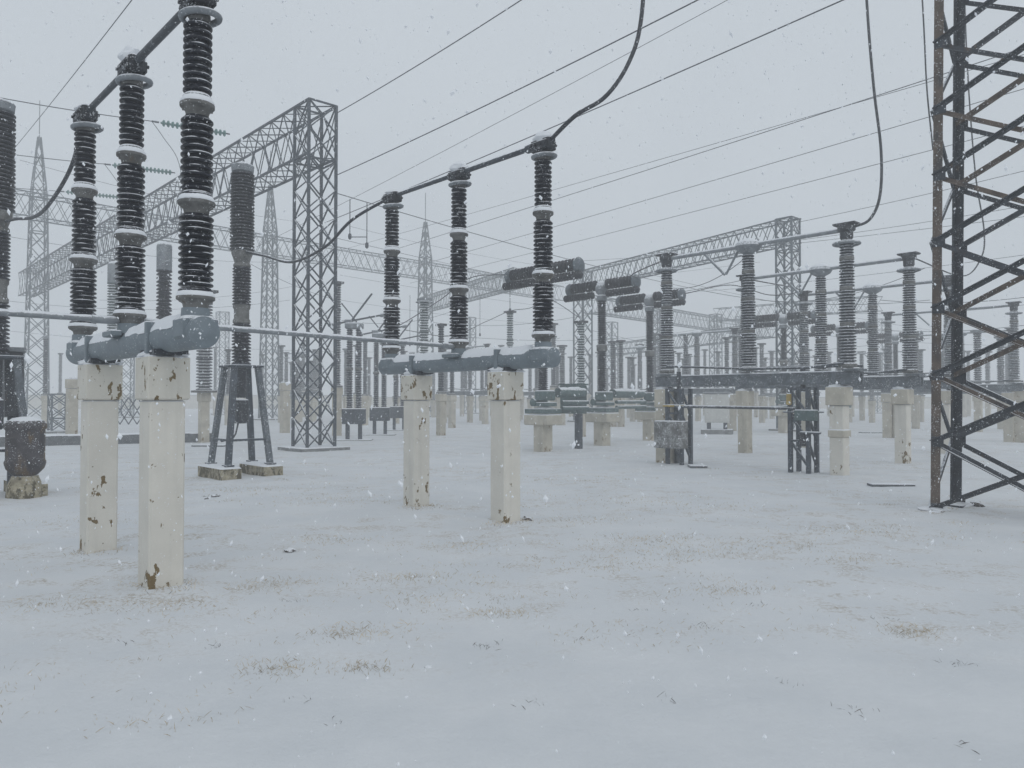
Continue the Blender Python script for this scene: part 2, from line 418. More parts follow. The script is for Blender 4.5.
# ------------------------------------------------------------------ the two near disconnectors
SEC = [(2.60, 3.26, .108, .140, 13), (3.40, 4.09, .100, .130, 12), (4.23, 4.90, .088, .117, 11)]
def disconnector_column(t, x, i, snowy_head):
    c = bpy.data.objects.new('insulator_column', None); COL.objects.link(c); c.parent = t; c.location = (x, 0, 0)
    for z0, z1, ra, rb in ((2.46, 2.60, .155, .098), (3.255, 3.405, .150, .098), (4.085, 4.235, .140, .090)):
        bell(MB(), z0, z1, ra, rb).build('flange', M['flange'], c)
        MB().lathe([(ra * .99, z1 - .032), (ra * 1.0, z1 - .022), (ra * .90, z1 + .004), (ra * .72, z1 + .045)], n=22,
                   jit=lambda a, b: .05 * noise.noise(Vector((b * .9, a, i * 3 + z0)))).build('snow_cap', M['snow'], c)
    MB().lathe([(.085, 4.895), (.10, 4.91), (.10, 4.97), (.085, 5.0)], n=20).build('flange', M['flange'], c)
    for k, (a, b, rc, rs, n) in enumerate(SEC):
        sheds(MB(), a, b, rc, rs, n, 28).build('insulator_section', M['porcelain'], c)
        shed_snow(a, b, rc, rs, n, i * 5 + k).build('snow_rims', M['snow'], c)
    MB().torus((0.0, 0.02, 4.955), .148, .030, 30, 10, .10).build('corona_ring', M['ring'], c)
    h = MB().lathe([(.085, 4.99), (.10, 5.0), (.10, 5.07), (.075, 5.1)])
    h.box((-.11, 0, 5.10), (.13, .15, .17), 0, .02).box((.11, 0, 5.10), (.13, .15, .17), 0, .02)
    h.box((0, .085, 5.08), (.30, .035, .12), 0, .01).box((0, -.085, 5.08), (.30, .035, .12), 0, .01)
    for sx in (-.13, -.05, .05, .13): h.cyl((sx, -.12, 5.09), (sx, .12, 5.09), .018, 8)
    h.build('terminal_head', M['head'], c)
    q = snowy_head
    MB().blob((0, 0, 5.17 + .02 * q), (.16, .11, .02 + .055 * q), i, 24, 14, amp=.35).build('head_snow', M['snow'], c)
    return c

def disconnector(name, label, loc, seeds):
    t = thing(name, label, 'disconnector', loc, ANG, 'pole units of the near disconnector')
    b = MB().lathe([(.115, -2.02), (.135, -2.0), (.135, 1.98), (.13, 2.0), (.05, 2.03)], (0, 0, 2.26), 28, (1, 0, 0))
    b.box((1.0, 0, 2.26), (.07, .31, .31), 0, .01).box((-1.05, 0, 2.26), (.07, .31, .31), 0, .01)
    b.build('beam_tube', M['paint'], t)
    for x, w in ((1.8, 1), (0, 0), (-1.8, 1)):
        p = MB().lathe([(.15, 2.33), (.118, 2.37), (.112, 2.47)], (x, 0, 0), 24)
        if w: p.box((x, 0, 2.30), (.30, .29, .20), 0, .03)
        else: p.lathe([(.19, 2.36), (.19, 2.395)], (x, 0, 0), 24).box((x + .02, -.17, 2.36), (.32, .10, .06), 0, .01)
        p.build('column_base', M['paint'], t)
    for x in (1.03, -1.03):
        q = MB().box((x + .17, 0, 2.135), (.05, .30, .04)).box((x - .17, 0, 2.135), (.05, .30, .04)).box((x, -.02, 2.118), (.42, .22, .03))
        q.bar((x + .17, 0, 2.13), (x + .17, 0, 2.43), .05, .3)
        q.build('saddle_bracket', M['dark_steel'], t)
    for k, x in enumerate((1.8, 0, -1.8)): disconnector_column(t, x, seeds[k][0], seeds[k][1])
    arm = MB().cyl((1.72, 0, 5.12), (.1, 0, 5.12), .038, 14).cyl((.05, 0, 5.12), (-1.72, 0, 5.12), .034, 14).cyl((1.5, 0, 5.12), (1.62, 0, 5.12), .06, 12)
    arm.build('contact_arm', M['darktube'], t)
    MB().strip((1.6, 0, 5.147), (-1.6, 0, 5.143), .05, .02, seeds[0][0]).build('snow_on_arm', M['snow'], t)
    sn = MB()
    for a, bb, s in ((1.66, .12, 1), (-.12, -1.68, 2)): sn.strip((a, 0, 2.34), (bb, 0, 2.34), .25, .105, s + seeds[0][0], .05, .35)
    sn.strip((1.64, 0.05, 2.40), (1.9, .10, 2.40), .08, .03, 4)
    sn.build('snow_on_beam', M['snow'], t)
    return t
D1 = Vector((-3.88, 7.80, 0)); D2 = Vector((-.80, 11.55, 0))
disconnector('disconnector', 'nearest disconnector of three tall black insulator columns on a blue grey beam at left', D1, ((1, .4), (2, 1.3), (3, .0)))
disconnector('disconnector', 'central disconnector of three black insulator columns on two cream pillars', D2, ((4, 1.1), (5, 1.2), (6, .1)))

def pillar(loc, label, h=2.10, w=.31, cap=.37, ch=.40, mat='cream', capmat='cream_cap', seed=0, collar=None, rz=ANG, group='cream concrete pillars of the near disconnector', snowy=True):
    t = thing('concrete_pillar', label, 'pillar', loc, rz, group)
    MB().box((0, 0, (h - ch) / 2 - .05), (w, w, h - ch + .1), 0, .018).build('shaft', M[mat], t)
    c = MB().box((0, 0, h - ch / 2), (cap, cap, ch), 0, .014)
    if collar: c.box((0, 0, collar), (w + .06, w + .06, .20), 0, .03)
    c.build('capital', M[capmat], t)
    if snowy:
        s = MB().blob((-.06, -.08, h + .012), (.15, .10, .045), seed, amp=.7).blob((.1, .1, h + .01), (.12, .10, .035), seed + 4, amp=.8)
        s.build('snow_cap', M['snow'], t)
    return t
pillar(D1 - U * 1.0, 'front left cream pillar with brown flaked patches down its face', seed=1)
pillar(D1 + U * 1.05, 'cream pillar standing just left of the front flaked one', seed=2)
pillar(D2 - U * 1.05, 'nearer central cream pillar with rust stained capital', seed=3)
pillar(D2 + U * 1.08, 'farther central cream pillar with speckled rusty capital', seed=4)

def linkage(p, q, label):
    d = (q - p).normalized()
    t = thing('linkage_pipe', label, 'pipe', p, 0, 'linkage pipes between disconnector poles')
    MB().cyl((0, 0, 0), q - p, .028, 12).cyl(d * .02, d * .22, .042, 12).cyl(q - p - d * .25, q - p - d * .02, .042, 12).build('pipe', M['tube'], t)
    MB().strip((0, 0, .022), q - p + Vector((0, 0, .022)), .035, .016, len(label)).build('snow_ridge', M['snow'], t)
zl = Vector((0, 0, 2.50)); off = V * 0
linkage(D1 + zl - V * 6.2 + off, D1 + zl + off - V * .10, 'snowy pipe running in from the left edge to the near disconnector')
linkage(D1 + zl + V * .10, D2 + zl - V * .10, 'long snowy pipe linking the near and the central disconnector')

# ------------------------------------------------------------------ instrument transformers on legs
def instrument_transformer(loc, label, full=True):
    t = thing('voltage_transformer', label, 'transformer', loc, ANG, 'voltage transformers on splayed legs')
    sheds(MB(), 5.08, 6.86, .19, .27, 24, 24, taper=.03).build('upper_insulator', M['porcelain_mid'], t)
    MB().lathe([(.20, 6.85), (.24, 6.88), (.25, 6.98), (.20, 7.04), (.08, 7.10)], n=20).torus((0, 0, 7.0), .22, .035).build('top_cap', M['ring'], t)
    MB().lathe([(.16, 4.70), (.19, 4.72), (.19, 4.76), (.16, 4.80), (.22, 4.98), (.23, 5.0), (.23, 5.06), (.19, 5.09)], n=20).box((.22, 0, 4.92), (.16, .10, .06)).build('middle_tank', M['flange'], t)
    sheds(MB(), 3.84, 4.71, .15, .205, 13, 24).build('lower_insulator', M['porcelain_mid'], t)
    MB().lathe([(.16, 3.42), (.19, 3.44), (.19, 3.5), (.165, 3.54), (.165, 3.74), (.19, 3.78), (.19, 3.85)], n=20).build('joint', M['flange'], t)
    sheds(MB(), 2.50, 3.43, .15, .21, 13, 24).build('lower_insulator', M['porcelain_mid'], t)
    MB().box((0, 0, 2.46), (.74, .74, .05), 0, .008).lathe([(.21, 2.48), (.21, 2.52)], n=20).build('support_plate', M['steel'], t)
    for sx, sy, n in ((1, 1, 0), (-1, 1, 1), (-1, -1, 2), (1, -1, 3)):
        mt = ('beam_grey', 'steel')[n % 2]
        MB().bar((sx * .27, sy * .27, 2.435), (sx * .48, sy * .48, .26), .11, .13).box((sx * .48, sy * .48, .275), (.2, .2, .03)).build('leg', M[mt], t)
    MB().box((.05, -.02, 1.45), (.28, .26, .55), 0, .03).lathe([(.10, 1.75), (.11, 1.8), (.11, 2.42)]).build('coupling_box', M['dark_steel'], t)
    MB().bar((-.44, -.44, .82), (.44, -.44, .82), .05).bar((.44, -.44, .82), (.44, .44, .82), .05).build('tie_bar', M['steel'], t)
    MB().tube([(.10, -.1, 1.2), (.2, -.2, .95), (.28, -.3, .85), (-.05, -.42, .78)], .02).build('cable', M['cable'], t)
    for sy in (.48, -.48):
        w = t.matrix_basis @ Vector((0, sy, 0))
    return t
T2 = gp(241, 17.4); T1 = gp(-5, 13.7)
instrument_transformer(T2, 'tall ribbed voltage transformer on four splayed steel legs beside the gantry leg')
instrument_transformer(T1, 'voltage transformer cut by the left edge of the photo')
def footing(loc, label, s=(1.42, .52, .29)):
    t = thing('concrete_footing', label, 'footing', loc, ANG, 'mossy concrete footings')
    MB().box((0, 0, s[2] / 2 - .04), (s[0], s[1], s[2] + .08 - .07), 0, .03).build('block', M['rough_concrete'], t)
    MB().strip((-s[0] * .45, 0, s[2] - .05), (s[0] * .45, 0, s[2] - .05), s[1] * .9, .045, len(label)).build('snow_cap', M['snow'], t)
for base, w in ((T2, 'the tall transformer beside the gantry'), (T1, 'the transformer at the left edge')):
    footing(base - V * .48, 'mossy concrete block under the front legs of ' + w, (1.35, .46, .28))
    footing(base + V * .48, 'mossy concrete block under the rear legs of ' + w, (1.35, .46, .28))

# rusty tank on its block, left edge
tk = thing('rusty_tank', 'rust brown round tank with a snowy lid on a stone block', 'tank', gp(26, 13.5), ANG)
MB().lathe([(.12, .36), (.2, .40), (.29, .50), (.315, .58), (.32, .62), (.30, .66), (.30, 1.18), (.325, 1.2), (.325, 1.27), (.28, 1.34), (.1, 1.38)], n=28).build('tank_body', M['pot'], tk)
q = MB()
for k in range(0): q.box((.322 * math.cos(k * math.pi / 6), .322 * math.sin(k * math.pi / 6), 1.235), (.04, .05, .10), k * math.pi / 6)
MB().lathe([(.31, 1.275), (.30, 1.31), (.2, 1.385), (.06, 1.41)], n=24, jit=lambda a, b: .05 * noise.noise(Vector((b * .7, a, 1)))).build('snow_lid', M['snow'], tk)
tag(MB().lathe([(.29, -.1), (.28, .2), (.20, .38)], n=9, jit=lambda a, b: .1 * noise.noise(Vector((b * 1.3, a, 4)))).build('stone_block', M['rough_concrete'], loc=gp(26, 13.5)), 'rough tapered stone block under the rusty tank', 'block')
cb = thing('control_box', 'dark leaning metal housing above the rusty tank at the left edge', 'control box', gp(13, 14.1), ANG)
MB().bar((0, 0, 1.4), (-.12, 0, 2.55), .30, .34).build('housing', M['dark_steel'], cb)
MB().bar((-.13, 0, 2.56), (-.14, 0, 2.64), .38, .42).build('lid', M['ring'], cb)
MB().bar((-.05, .05, 0), (0, .05, 1.42), .08).bar((.12, -.05, 0), (.05, -.05, 1.42), .08).build('stand', M['steel'], cb)

# low concrete cable duct behind the left pillars
def duct(p, q, label, h=.36):
    t = thing('cable_duct', label, 'cable duct', p, 0)
    L = q - p
    MB().bar((0, 0, h / 2 - .05), L + Vector((0, 0, h / 2 - .05)), .5, h + .1).build('duct_wall', M['kerb'], t)
    MB().strip((0, 0, h), L + Vector((0, 0, h)), .5, .05, 3, .2).build('snow_cap', M['snow'], t)
duct(gp(-120, 26.5), gp(213, 31.5), 'low dark concrete cable duct with a snowy top behind the left pillars')

# ------------------------------------------------------------------ lattice towers and portal beams
def lattice_panels(mb, P0, P1, n, wb, rail=None):
    """X-braces between two chord polylines given as functions of a parameter"""
    for i in range(n):
        a, b = i / n, (i + 1) / n
        mb.bar(P0(a), P1(b), wb); mb.bar(P1(a), P0(b), wb)
        if rail: mb.bar(P0(b), P1(b), wb)

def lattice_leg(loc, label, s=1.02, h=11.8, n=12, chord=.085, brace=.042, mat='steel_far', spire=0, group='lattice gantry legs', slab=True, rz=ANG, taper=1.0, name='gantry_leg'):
    t = thing(name, label, 'lattice tower', loc, rz, group)
    cs = [(1, 1), (-1, 1), (-1, -1), (1, -1)]; base = .12 if slab else 0.0
    f = [(lambda u, c=c: Vector((c[0] * s / 2 * (1 + (taper - 1) * u), c[1] * s / 2 * (1 + (taper - 1) * u), base + (h - base) * u))) for c in cs]
    for k in range(4): MB().bar(f[k](0), f[k](1), chord).build('corner_post', M[mat], t)
    b = MB()
    for k in range(4): lattice_panels(b, f[k], f[(k + 1) % 4], n, brace)
    for k in range(4):
        b.bar(f[k](1), f[(k + 1) % 4](1), brace * 1.3); b.bar(f[k](1 - 2 / n), f[(k + 1) % 4](1 - 2 / n), brace * 1.3)
    b.build('lattice', M[mat], t)
    if spire:
        sp = MB(); st = s * taper
        tip = [Vector((c[0] * .10, c[1] * .10, h + spire)) for c in cs]
        for k in range(4):
            a = f[k](1); c2 = f[(k + 1) % 4](1)
            sp.bar(a, tip[k], chord * .8)
            lattice_panels(sp, lambda u: a.lerp(tip[k], u), lambda u: c2.lerp(tip[(k + 1) % 4], u), 4, brace * .9)
        sp.bar((0, 0, h + spire - .1), (0, 0, h + spire + 3.0), .05)
        sp.build('spire', M[mat], t)
    if slab: MB().box((0, 0, .03), (s * 1.75, s * 1.75, .18), 0, .02).build('base_slab', M['slab'], t)
    return t

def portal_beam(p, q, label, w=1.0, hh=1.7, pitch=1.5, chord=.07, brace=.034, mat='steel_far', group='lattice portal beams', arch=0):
    t = thing('portal_beam', label, 'portal beam', p, 0, group)
    L = q - p; d = L.normalized(); s = d.cross(Vector((0, 0, 1))).normalized(); n = int(L.length / pitch)
    f = [lambda u, a=a, b=b: L * u + s * (a * w / 2) + Vector((0, 0, b * hh + arch * 4 * u * (1 - u))) for a, b in ((1, 0), (-1, 0), (-1, -1), (1, -1))]
    for k in range(4):
        c = MB()
        m = 6 if arch else 1
        for i in range(m): c.bar(f[k](i / m), f[k]((i + 1) / m), chord)
        c.build('chord', M[mat], t)
    b = MB()
    for k in range(4):
        A, B = f[k], f[(k + 1) % 4]
        for i in range(n):
            u, v, w_ = i / n, (i + 1) / n, (i + .5) / n
            b.bar(A(u), B(w_), brace); b.bar(B(w_), A(v), brace); b.bar(B(u), A(w_), brace * .8); b.bar(A(w_), B(v), brace * .8)
    b.build('lattice', M[mat], t)
    return t
Z3 = Vector((0, 0, 1))
GA = gp(314, 26.3)
lattice_leg(GA, 'near lattice gantry leg standing on a slab left of the central disconnector', mat='steel')
EA = GA + U * 47.5
portal_beam(GA + Z3 * 11.78 - U * .55, EA + Z3 * 11.78, 'long lattice beam running from the near gantry leg back to the far left', 1.03, 1.80, 1.9, mat='steel')
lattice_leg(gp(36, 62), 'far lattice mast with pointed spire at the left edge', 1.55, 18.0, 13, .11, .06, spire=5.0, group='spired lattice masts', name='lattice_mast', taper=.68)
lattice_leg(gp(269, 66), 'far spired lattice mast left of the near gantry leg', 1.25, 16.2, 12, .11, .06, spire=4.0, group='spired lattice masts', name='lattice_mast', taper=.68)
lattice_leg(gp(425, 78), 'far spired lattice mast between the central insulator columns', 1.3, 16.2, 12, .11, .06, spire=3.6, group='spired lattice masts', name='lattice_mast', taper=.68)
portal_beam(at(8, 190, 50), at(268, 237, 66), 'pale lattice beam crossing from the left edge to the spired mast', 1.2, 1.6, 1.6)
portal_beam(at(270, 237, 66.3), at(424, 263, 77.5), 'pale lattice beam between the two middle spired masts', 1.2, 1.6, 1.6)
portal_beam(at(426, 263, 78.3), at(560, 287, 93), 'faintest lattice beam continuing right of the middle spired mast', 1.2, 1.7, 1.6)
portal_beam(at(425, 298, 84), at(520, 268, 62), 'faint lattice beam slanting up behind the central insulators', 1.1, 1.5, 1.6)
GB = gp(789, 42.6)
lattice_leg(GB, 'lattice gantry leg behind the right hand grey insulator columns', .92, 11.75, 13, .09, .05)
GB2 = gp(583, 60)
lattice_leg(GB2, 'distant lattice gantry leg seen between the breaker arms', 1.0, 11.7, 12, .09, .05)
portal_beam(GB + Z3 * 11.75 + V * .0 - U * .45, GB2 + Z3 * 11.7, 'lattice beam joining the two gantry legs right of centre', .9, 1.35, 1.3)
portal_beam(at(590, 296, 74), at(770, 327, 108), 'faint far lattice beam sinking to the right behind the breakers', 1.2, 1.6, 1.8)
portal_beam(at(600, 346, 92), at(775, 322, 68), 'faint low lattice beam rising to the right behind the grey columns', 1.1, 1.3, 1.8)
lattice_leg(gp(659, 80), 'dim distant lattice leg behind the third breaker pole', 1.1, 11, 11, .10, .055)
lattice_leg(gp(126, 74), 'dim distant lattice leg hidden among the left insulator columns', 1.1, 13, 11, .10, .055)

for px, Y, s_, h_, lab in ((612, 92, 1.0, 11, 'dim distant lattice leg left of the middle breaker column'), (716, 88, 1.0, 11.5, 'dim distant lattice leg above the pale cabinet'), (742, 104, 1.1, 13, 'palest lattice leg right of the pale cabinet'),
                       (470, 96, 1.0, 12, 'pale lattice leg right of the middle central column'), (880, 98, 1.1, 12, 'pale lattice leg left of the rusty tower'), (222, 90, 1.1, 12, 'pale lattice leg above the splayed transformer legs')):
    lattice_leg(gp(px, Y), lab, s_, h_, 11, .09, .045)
portal_beam(at(716, 309, 88) , at(880, 296, 74), 'pale lattice beam behind the grey gantry leg', 1.1, 1.4, 1.8)
# the big rusty tower at the right edge
tw = thing('lattice_tower', 'large rusty lattice tower of heavy angle steel at the right edge', 'lattice tower', gp(930, 11.75), ANG)
tw.rotation_euler = (0, R(1.0), ANG)
Wx, Wy, PH, NP = 2.0, .95, 1.01, 10
corn = [(0, 0), (Wx, 0), (Wx, Wy), (0, Wy)]
for k, (x, y) in enumerate(corn):
    mb = MB(); sx = 1 if x == 0 else -1; sy = 1 if y == 0 else -1; ht = PH * NP + .3
    mb.box((x + sx * .056, y, ht / 2 - .05), (.13, .018, ht + .1)); mb.box((x, y + sy * .065, ht / 2 - .05), (.018, .112, ht + .1))
    mb.box((x + sx * .03, y + sy * .05, .02), (.34, .34, .04))
    mb.build('leg', M['rust_steel' if k == 0 else 'dark_steel'], tw)
for f in range(4):
    (xa, ya), (xb, yb) = corn[f], corn[(f + 1) % 4]
    cx_, cy_ = Wx / 2, Wy / 2
    n_ = Vector(((xa + xb) / 2 - cx_, (ya + yb) / 2 - cy_, 0)).normalized()
    for i in range(NP):
        z0, z1 = .06 + PH * i, .06 + PH * (i + 1)
        A = Vector((xa, ya, 0)); B = Vector((xb, yb, 0))
        if f in (0, 2):
            MB().angle(A + n_ * .03 + Z3 * z0, B + n_ * .03 + Z3 * z1, .07, .012, n_).build('brace', M['dark_steel'], tw)
            MB().angle(B - n_ * .03 + Z3 * z0, A - n_ * .03 + Z3 * z1, .07, .012, n_).build('brace', M['rust_steel' if (i * 7 + f) % 3 else 'dark_steel'], tw)
        else:
            p, q = (A, B) if i % 2 else (B, A)
            MB().angle(p + n_ * .02 + Z3 * z0, q + n_ * .02 + Z3 * z1, .06, .01, n_).build('brace', M['dark_steel'], tw)
for k in (0, 3):
    x, y = corn[k]
    for i in range(NP):
        q = MB().box((x + .085, y + (-.016 if k == 0 else .016), .06 + PH * i), (.17, .012, .15))
        for dx, dz in ((.02, .04), (.02, -.04), (.13, .05), (.13, -.05)): q.cyl((x + dx, y - .03 * (1 if k == 0 else -1), .06 + PH * i + dz), (x + dx, y, .06 + PH * i + dz), .014, 6)
        q.build('gusset_plate', M['dark_steel'], tw)
for x, y in corn: MB().blob((x + .05, y + .05, .03), (.22, .22, .05), x + y, amp=.5).build('foot_snow', M['snow'], tw)
# ------------------------------------------------------------------ grey three-column disconnectors on the right
def grey_column(t, x, kind, i):
    c = bpy.data.objects.new('insulator_column', None); COL.objects.link(c); c.parent = t; c.location = (x, 0, 0)
    for z in (3.35, 4.15, 4.82): MB().lathe([(.125, z), (.155, z + .01), (.155, z + .08), (.125, z + .10)], n=16).build('flange', M['flange'], c)
    MB().lathe([(.11, 2.42), (.20, 2.44), (.20, 2.50), (.12, 2.56)], n=16).build('base_flange', M['flange'], c)
    for a, b, r, n in ((2.55, 3.36, .185, 12), (3.44, 4.16, .172, 11), (4.24, 4.83, .16, 9), (4.91, 5.30, .15, 6)):
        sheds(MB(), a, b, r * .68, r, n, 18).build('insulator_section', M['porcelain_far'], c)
    if kind == 'cap':
        MB().lathe([(.10, 5.29), (.14, 5.33), (.27, 5.40), (.33, 5.50), (.29, 5.58), (.12, 5.64)], n=22).build('dome_cap', M['ring'], c)
        MB().lathe([(.29, 5.56), (.25, 5.62), (.10, 5.69)], n=18, jit=lambda a, b: .06 * noise.noise(Vector((b, a, i)))).build('snow_cap', M['snow'], c)
    else:
        MB().lathe([(.11, 5.29), (.14, 5.33), (.14, 5.46), (.19, 5.50), (.19, 5.62), (.12, 5.64)], n=18).box((0, 0, 5.64), (.5, .34, .06), 0, .015).build('terminal_head', M['head'], c)
        MB().torus((0, 0, 5.20), .27, .035, 24, 8).bar((-.27, 0, 5.2), (.27, 0, 5.2), .03).build('corona_ring', M['ring'], c)
    return c
FARG = []
def grey_disconnector(loc, label):
    t = thing('grey_disconnector', label, 'disconnector', loc, ANG, 'grey three column disconnectors on the right')
    MB().box((0, .09, 2.19), (5.5, .05, .27)).box((0, -.09, 2.19), (5.5, .05, .27)).box((0, 0, 2.32), (5.5, .26, .03)).box((2.6, 0, 2.37), (.35, .5, .05)).box((-2.45, 0, 2.37), (.35, .5, .05)).build('beam', M['beam_grey'], t)
    for k, (x, kind) in enumerate(((2.45, 'head'), (0, 'cap'), (-2.45, 'head'))): grey_column(t, x, kind, k)
    MB().cyl((2.35, 0, 5.52), (-2.35, 0, 5.52), .05, 12).build('bus_tube', M['tube'], t)
    MB().strip((2.2, 0, 5.56), (-2.2, 0, 5.56), .07, .025, 3, .1).build('snow_on_tube', M['snow'], t)
    MB().cyl((-.25, 0, 5.48), (-.62, 0, 4.88), .03, 8).build('contact_rod', M['tube'], t)
    MB().cyl((-1.25, 0, 5.48), (-.66, 0, 4.88), .035, 8).build('contact_rod', M['tube'], t)
    MB().tube([(2.45, -.22, 2.52), (1.6, -.2, 2.44), (.1, -.2, 2.46), (-2.3, -.22, 2.60)], .028, 8).tube([(2.7, .2, 2.46), (.4, .24, 2.50), (-.1, .2, 2.44)], .028, 8).build('drive_rod', M['darktube'], t)
    MB().strip((2.7, 0, 2.335), (-2.7, 0, 2.335), .2, .03, 8, .12).build('snow_on_beam', M['snow'], t)
    return t
RC = gp(749, 19.0)
RP = [RC, RC + Vector((3.2, 3.5, 0)), RC + Vector((6.45, 7.2, 0))]
for p, l in zip(RP, ('nearest grey disconnector with long bus tube right of centre', 'second grey disconnector partly hidden behind the nearest grey one', 'third grey disconnector, rearmost of the row, behind the rusty tower')):
    grey_disconnector(p, l)
src = [o for o in bpy.data.objects if o.name.startswith('grey_disconnector') and o.parent is None][0]
for px, Y, off, lab in ((1015, 31, 2.45, 'grey disconnector at the right edge seen through the rusty tower'), (962, 44, 0, 'farther grey disconnector deep behind the rusty tower'), (697, 44, 0, 'dim grey disconnector behind the pale cabinet'),
                        (640, 56, 0, 'dim grey disconnector low behind the breaker poles'), (540, 60, 0, 'dim grey disconnector behind the central beam end'), (465, 56, 0, 'dim grey disconnector framed by the central pillars'),
                        (880, 62, 0, 'dim grey disconnector left of the rusty tower, far back'), (300, 62, 0, 'dim grey disconnector behind the near gantry leg'), (790, 70, 0, 'faintest grey disconnector by the foot of the grey gantry leg')):
    q = gp(px, Y) + U * off
    dup(src, lab, q, group='grey three column disconnectors further back')
    for sx in (2.5, -2.25):
        pillar(q + U * sx, ('far' if sx > 0 else 'near') + ' end pillar of the ' + lab.split(' disconnector')[0] + ' disconnector ' + ' '.join(lab.split('disconnector ')[1].split()[:6]), mat='concrete', capmat='concrete', h=2.0, w=.36, cap=.44, ch=.4, seed=3, group='cream pillars further back', snowy=False)
for k, p in enumerate(RP):
    w = ('nearest', 'second', 'rearmost')[k]
    if k != 0: pillar(p + U * 2.5, f'cream pillar under the far end of the {w} grey disconnector', mat='concrete', capmat='concrete', h=2.0, w=.33, cap=.42, ch=.5, seed=k, group='cream pillars of the grey disconnectors', collar=None)
    else: pillar(p + U * 2.5, f'rough cream pillar beside the snow plastered drive box', mat='concrete', capmat='concrete', h=2.0, w=.40, cap=.44, ch=.5, seed=k, group='cream pillars of the grey disconnectors')
    pillar(p - U * 2.25, f'cream pillar under the near end of the {w} grey disconnector', mat='cream', capmat='concrete', h=2.0, w=.32, cap=.44, ch=.42, seed=k + 5, group='cream pillars of the grey disconnectors', collar=.95 if k == 0 else None)

# steel stands with drives under the nearest grey disconnector
def stand(loc, label, boxes):
    t = thing('steel_stand', label, 'stand', loc, ANG, 'steel drive stands')
    for x, y in ((.22, .2), (-.22, .2), (-.22, -.2), (.22, -.2)): MB().bar((x, y, 0), (x, y, 2.0), .09).build('leg', M['steel'], t)
    b = MB()
    for z0, z1 in ((.15, .75), (.75, 1.35), (1.35, 1.95)):
        b.bar((.22, -.2, z0), (-.22, -.2, z1), .05); b.bar((.22, -.2, z1), (.22, .2, z0), .05); b.bar((-.22, -.2, z1), (.22, -.2, z1), .05)
    b.build('bracing', M['steel'], t)
    for (c, s, m, nm) in boxes: MB().box(c, s, 0, .02).build(nm, M[m], t)
    MB().cyl((0, 0, 1.9), (0, 0, 2.45), .06, 10).build('shaft', M['dark_steel'], t)
    return t
stand(RP[0] + U * 2.0 - V * .1, 'lattice drive stand with a snow plastered box beside the rough pillar', [((.0, -.36, .80), (.80, .42, .72), 'rimed', 'drive_box'), ((.0, -.2, 1.55), (.7, .12, .07), 'yellow', 'bracket')])
stand(RP[0] - U * 1.35 + V * .1, 'steel drive stand with yellow handle in front of the grey gantry leg', [((-.20, -.30, 1.72), (.10, .10, .28), 'yellow', 'handle'), ((.2, -.26, 1.35), (.5, .2, .26), 'green', 'gear_case'), ((.1, -.22, .80), (.14, .12, .34), 'head', 'lever'), ((.30, -.26, .95), (.46, .16, .06), 'steel', 'bracket'), ((0, 0, 1.42), (.8, .5, .05), 'ring', 'tray')])
t = thing('drive_pipe', 'thin horizontal pipe joining the two steel drive stands', 'pipe', (0, 0, 0), 0)
a = RP[0] + U * 1.95 - V * .35 + Z3 * 1.53; b = RP[0] - U * 1.3 - V * .2 + Z3 * 1.5
MB().cyl(a, b, .035, 8).build('pipe', M['darktube'], t)
MB().strip(a + Z3 * .025, b + Z3 * .025, .05, .02, 2, .15).build('snow_ridge', M['snow'], t)

# ------------------------------------------------------------------ live tank breakers with twin horizontal arms
def breaker(loc, label, group, sc=1.0):
    t = thing('circuit_breaker', label, 'circuit breaker', loc, ANG, group)
    MB().box((0, 0, .43), (.46, .46, .96), 0, .02).box((0, 0, 1.05), (1.1, .75, .36), 0, .03).build('pedestal', M['concrete'], t)
    MB().box((0, 0, 1.33), (1.05, .7, .16), 0, .01).box((.05, 0, 1.56), (.72, .52, .14), 0, .02).box((.1, 0, 1.85), (.55, .46, .34), 0, .03).cyl((-.2, -.30, 1.62), (-.2, .30, 1.62), .13, 12).build('base_gear', M['green'], t)
    MB().strip((-.3, 0, 1.43), (.45, 0, 1.43), .5, .05, 2, .1).build('snow_cap', M['snow'], t)
    sheds(sheds(MB(), 2.02, 3.55, .115, .17, 22, 14), 3.75, 5.45, .115, .17, 24, 14).build('column', M['porcelain_mid'], t)
    MB().lathe([(.16, 3.52), (.2, 3.55), (.2, 3.76), (.16, 3.78)], n=14).build('joint', M['flange'], t)
    MB().lathe([(.14, 5.42), (.2, 5.45), (.2, 5.6), (.13, 5.66)], n=14).blob((0, 0, 5.88), (.26, .26, .26), 1, amp=.1).build('gear_head', M['ring'], t)
    MB().lathe([(.20, 6.07), (.15, 6.14), (.05, 6.17)], n=12).build('snow_cap', M['snow'], t)
    for s in (1, -1):
        a = MB()
        pass
        sheds(a, .28, 1.55, .075, .205, 8, 16, (0, 0, 6.03), (s, 0, 0))
        a = a.build('interrupter', M['porcelain'], t)
        MB().strip((s * .3, 0, 6.21), (s * 1.5, 0, 6.215), .09, .02, s + 3, .08).build('snow_ridge', M['snow'], a)
        sheds(MB(), .35, 1.85, .055, .14, 11, 12, (0, -.1, 5.66), (s, 0, 0)).build('grading_capacitor', M['porcelain'], t)
        MB().lathe([(.12, 1.53), (.2, 1.56), (.27, 1.60), (.27, 1.64), (.18, 1.70), (.06, 1.74)], (0, 0, 5.98), 18, (s, 0, 0)).bar((s * 1.66, -.1, 5.64), (s * 1.66, 0, 6.0), .07).build('end_shield', M['steel_far'], t)
    return t
bA = [gp(543, 25.6), gp(602, 28.9), gp(650, 32.4)]
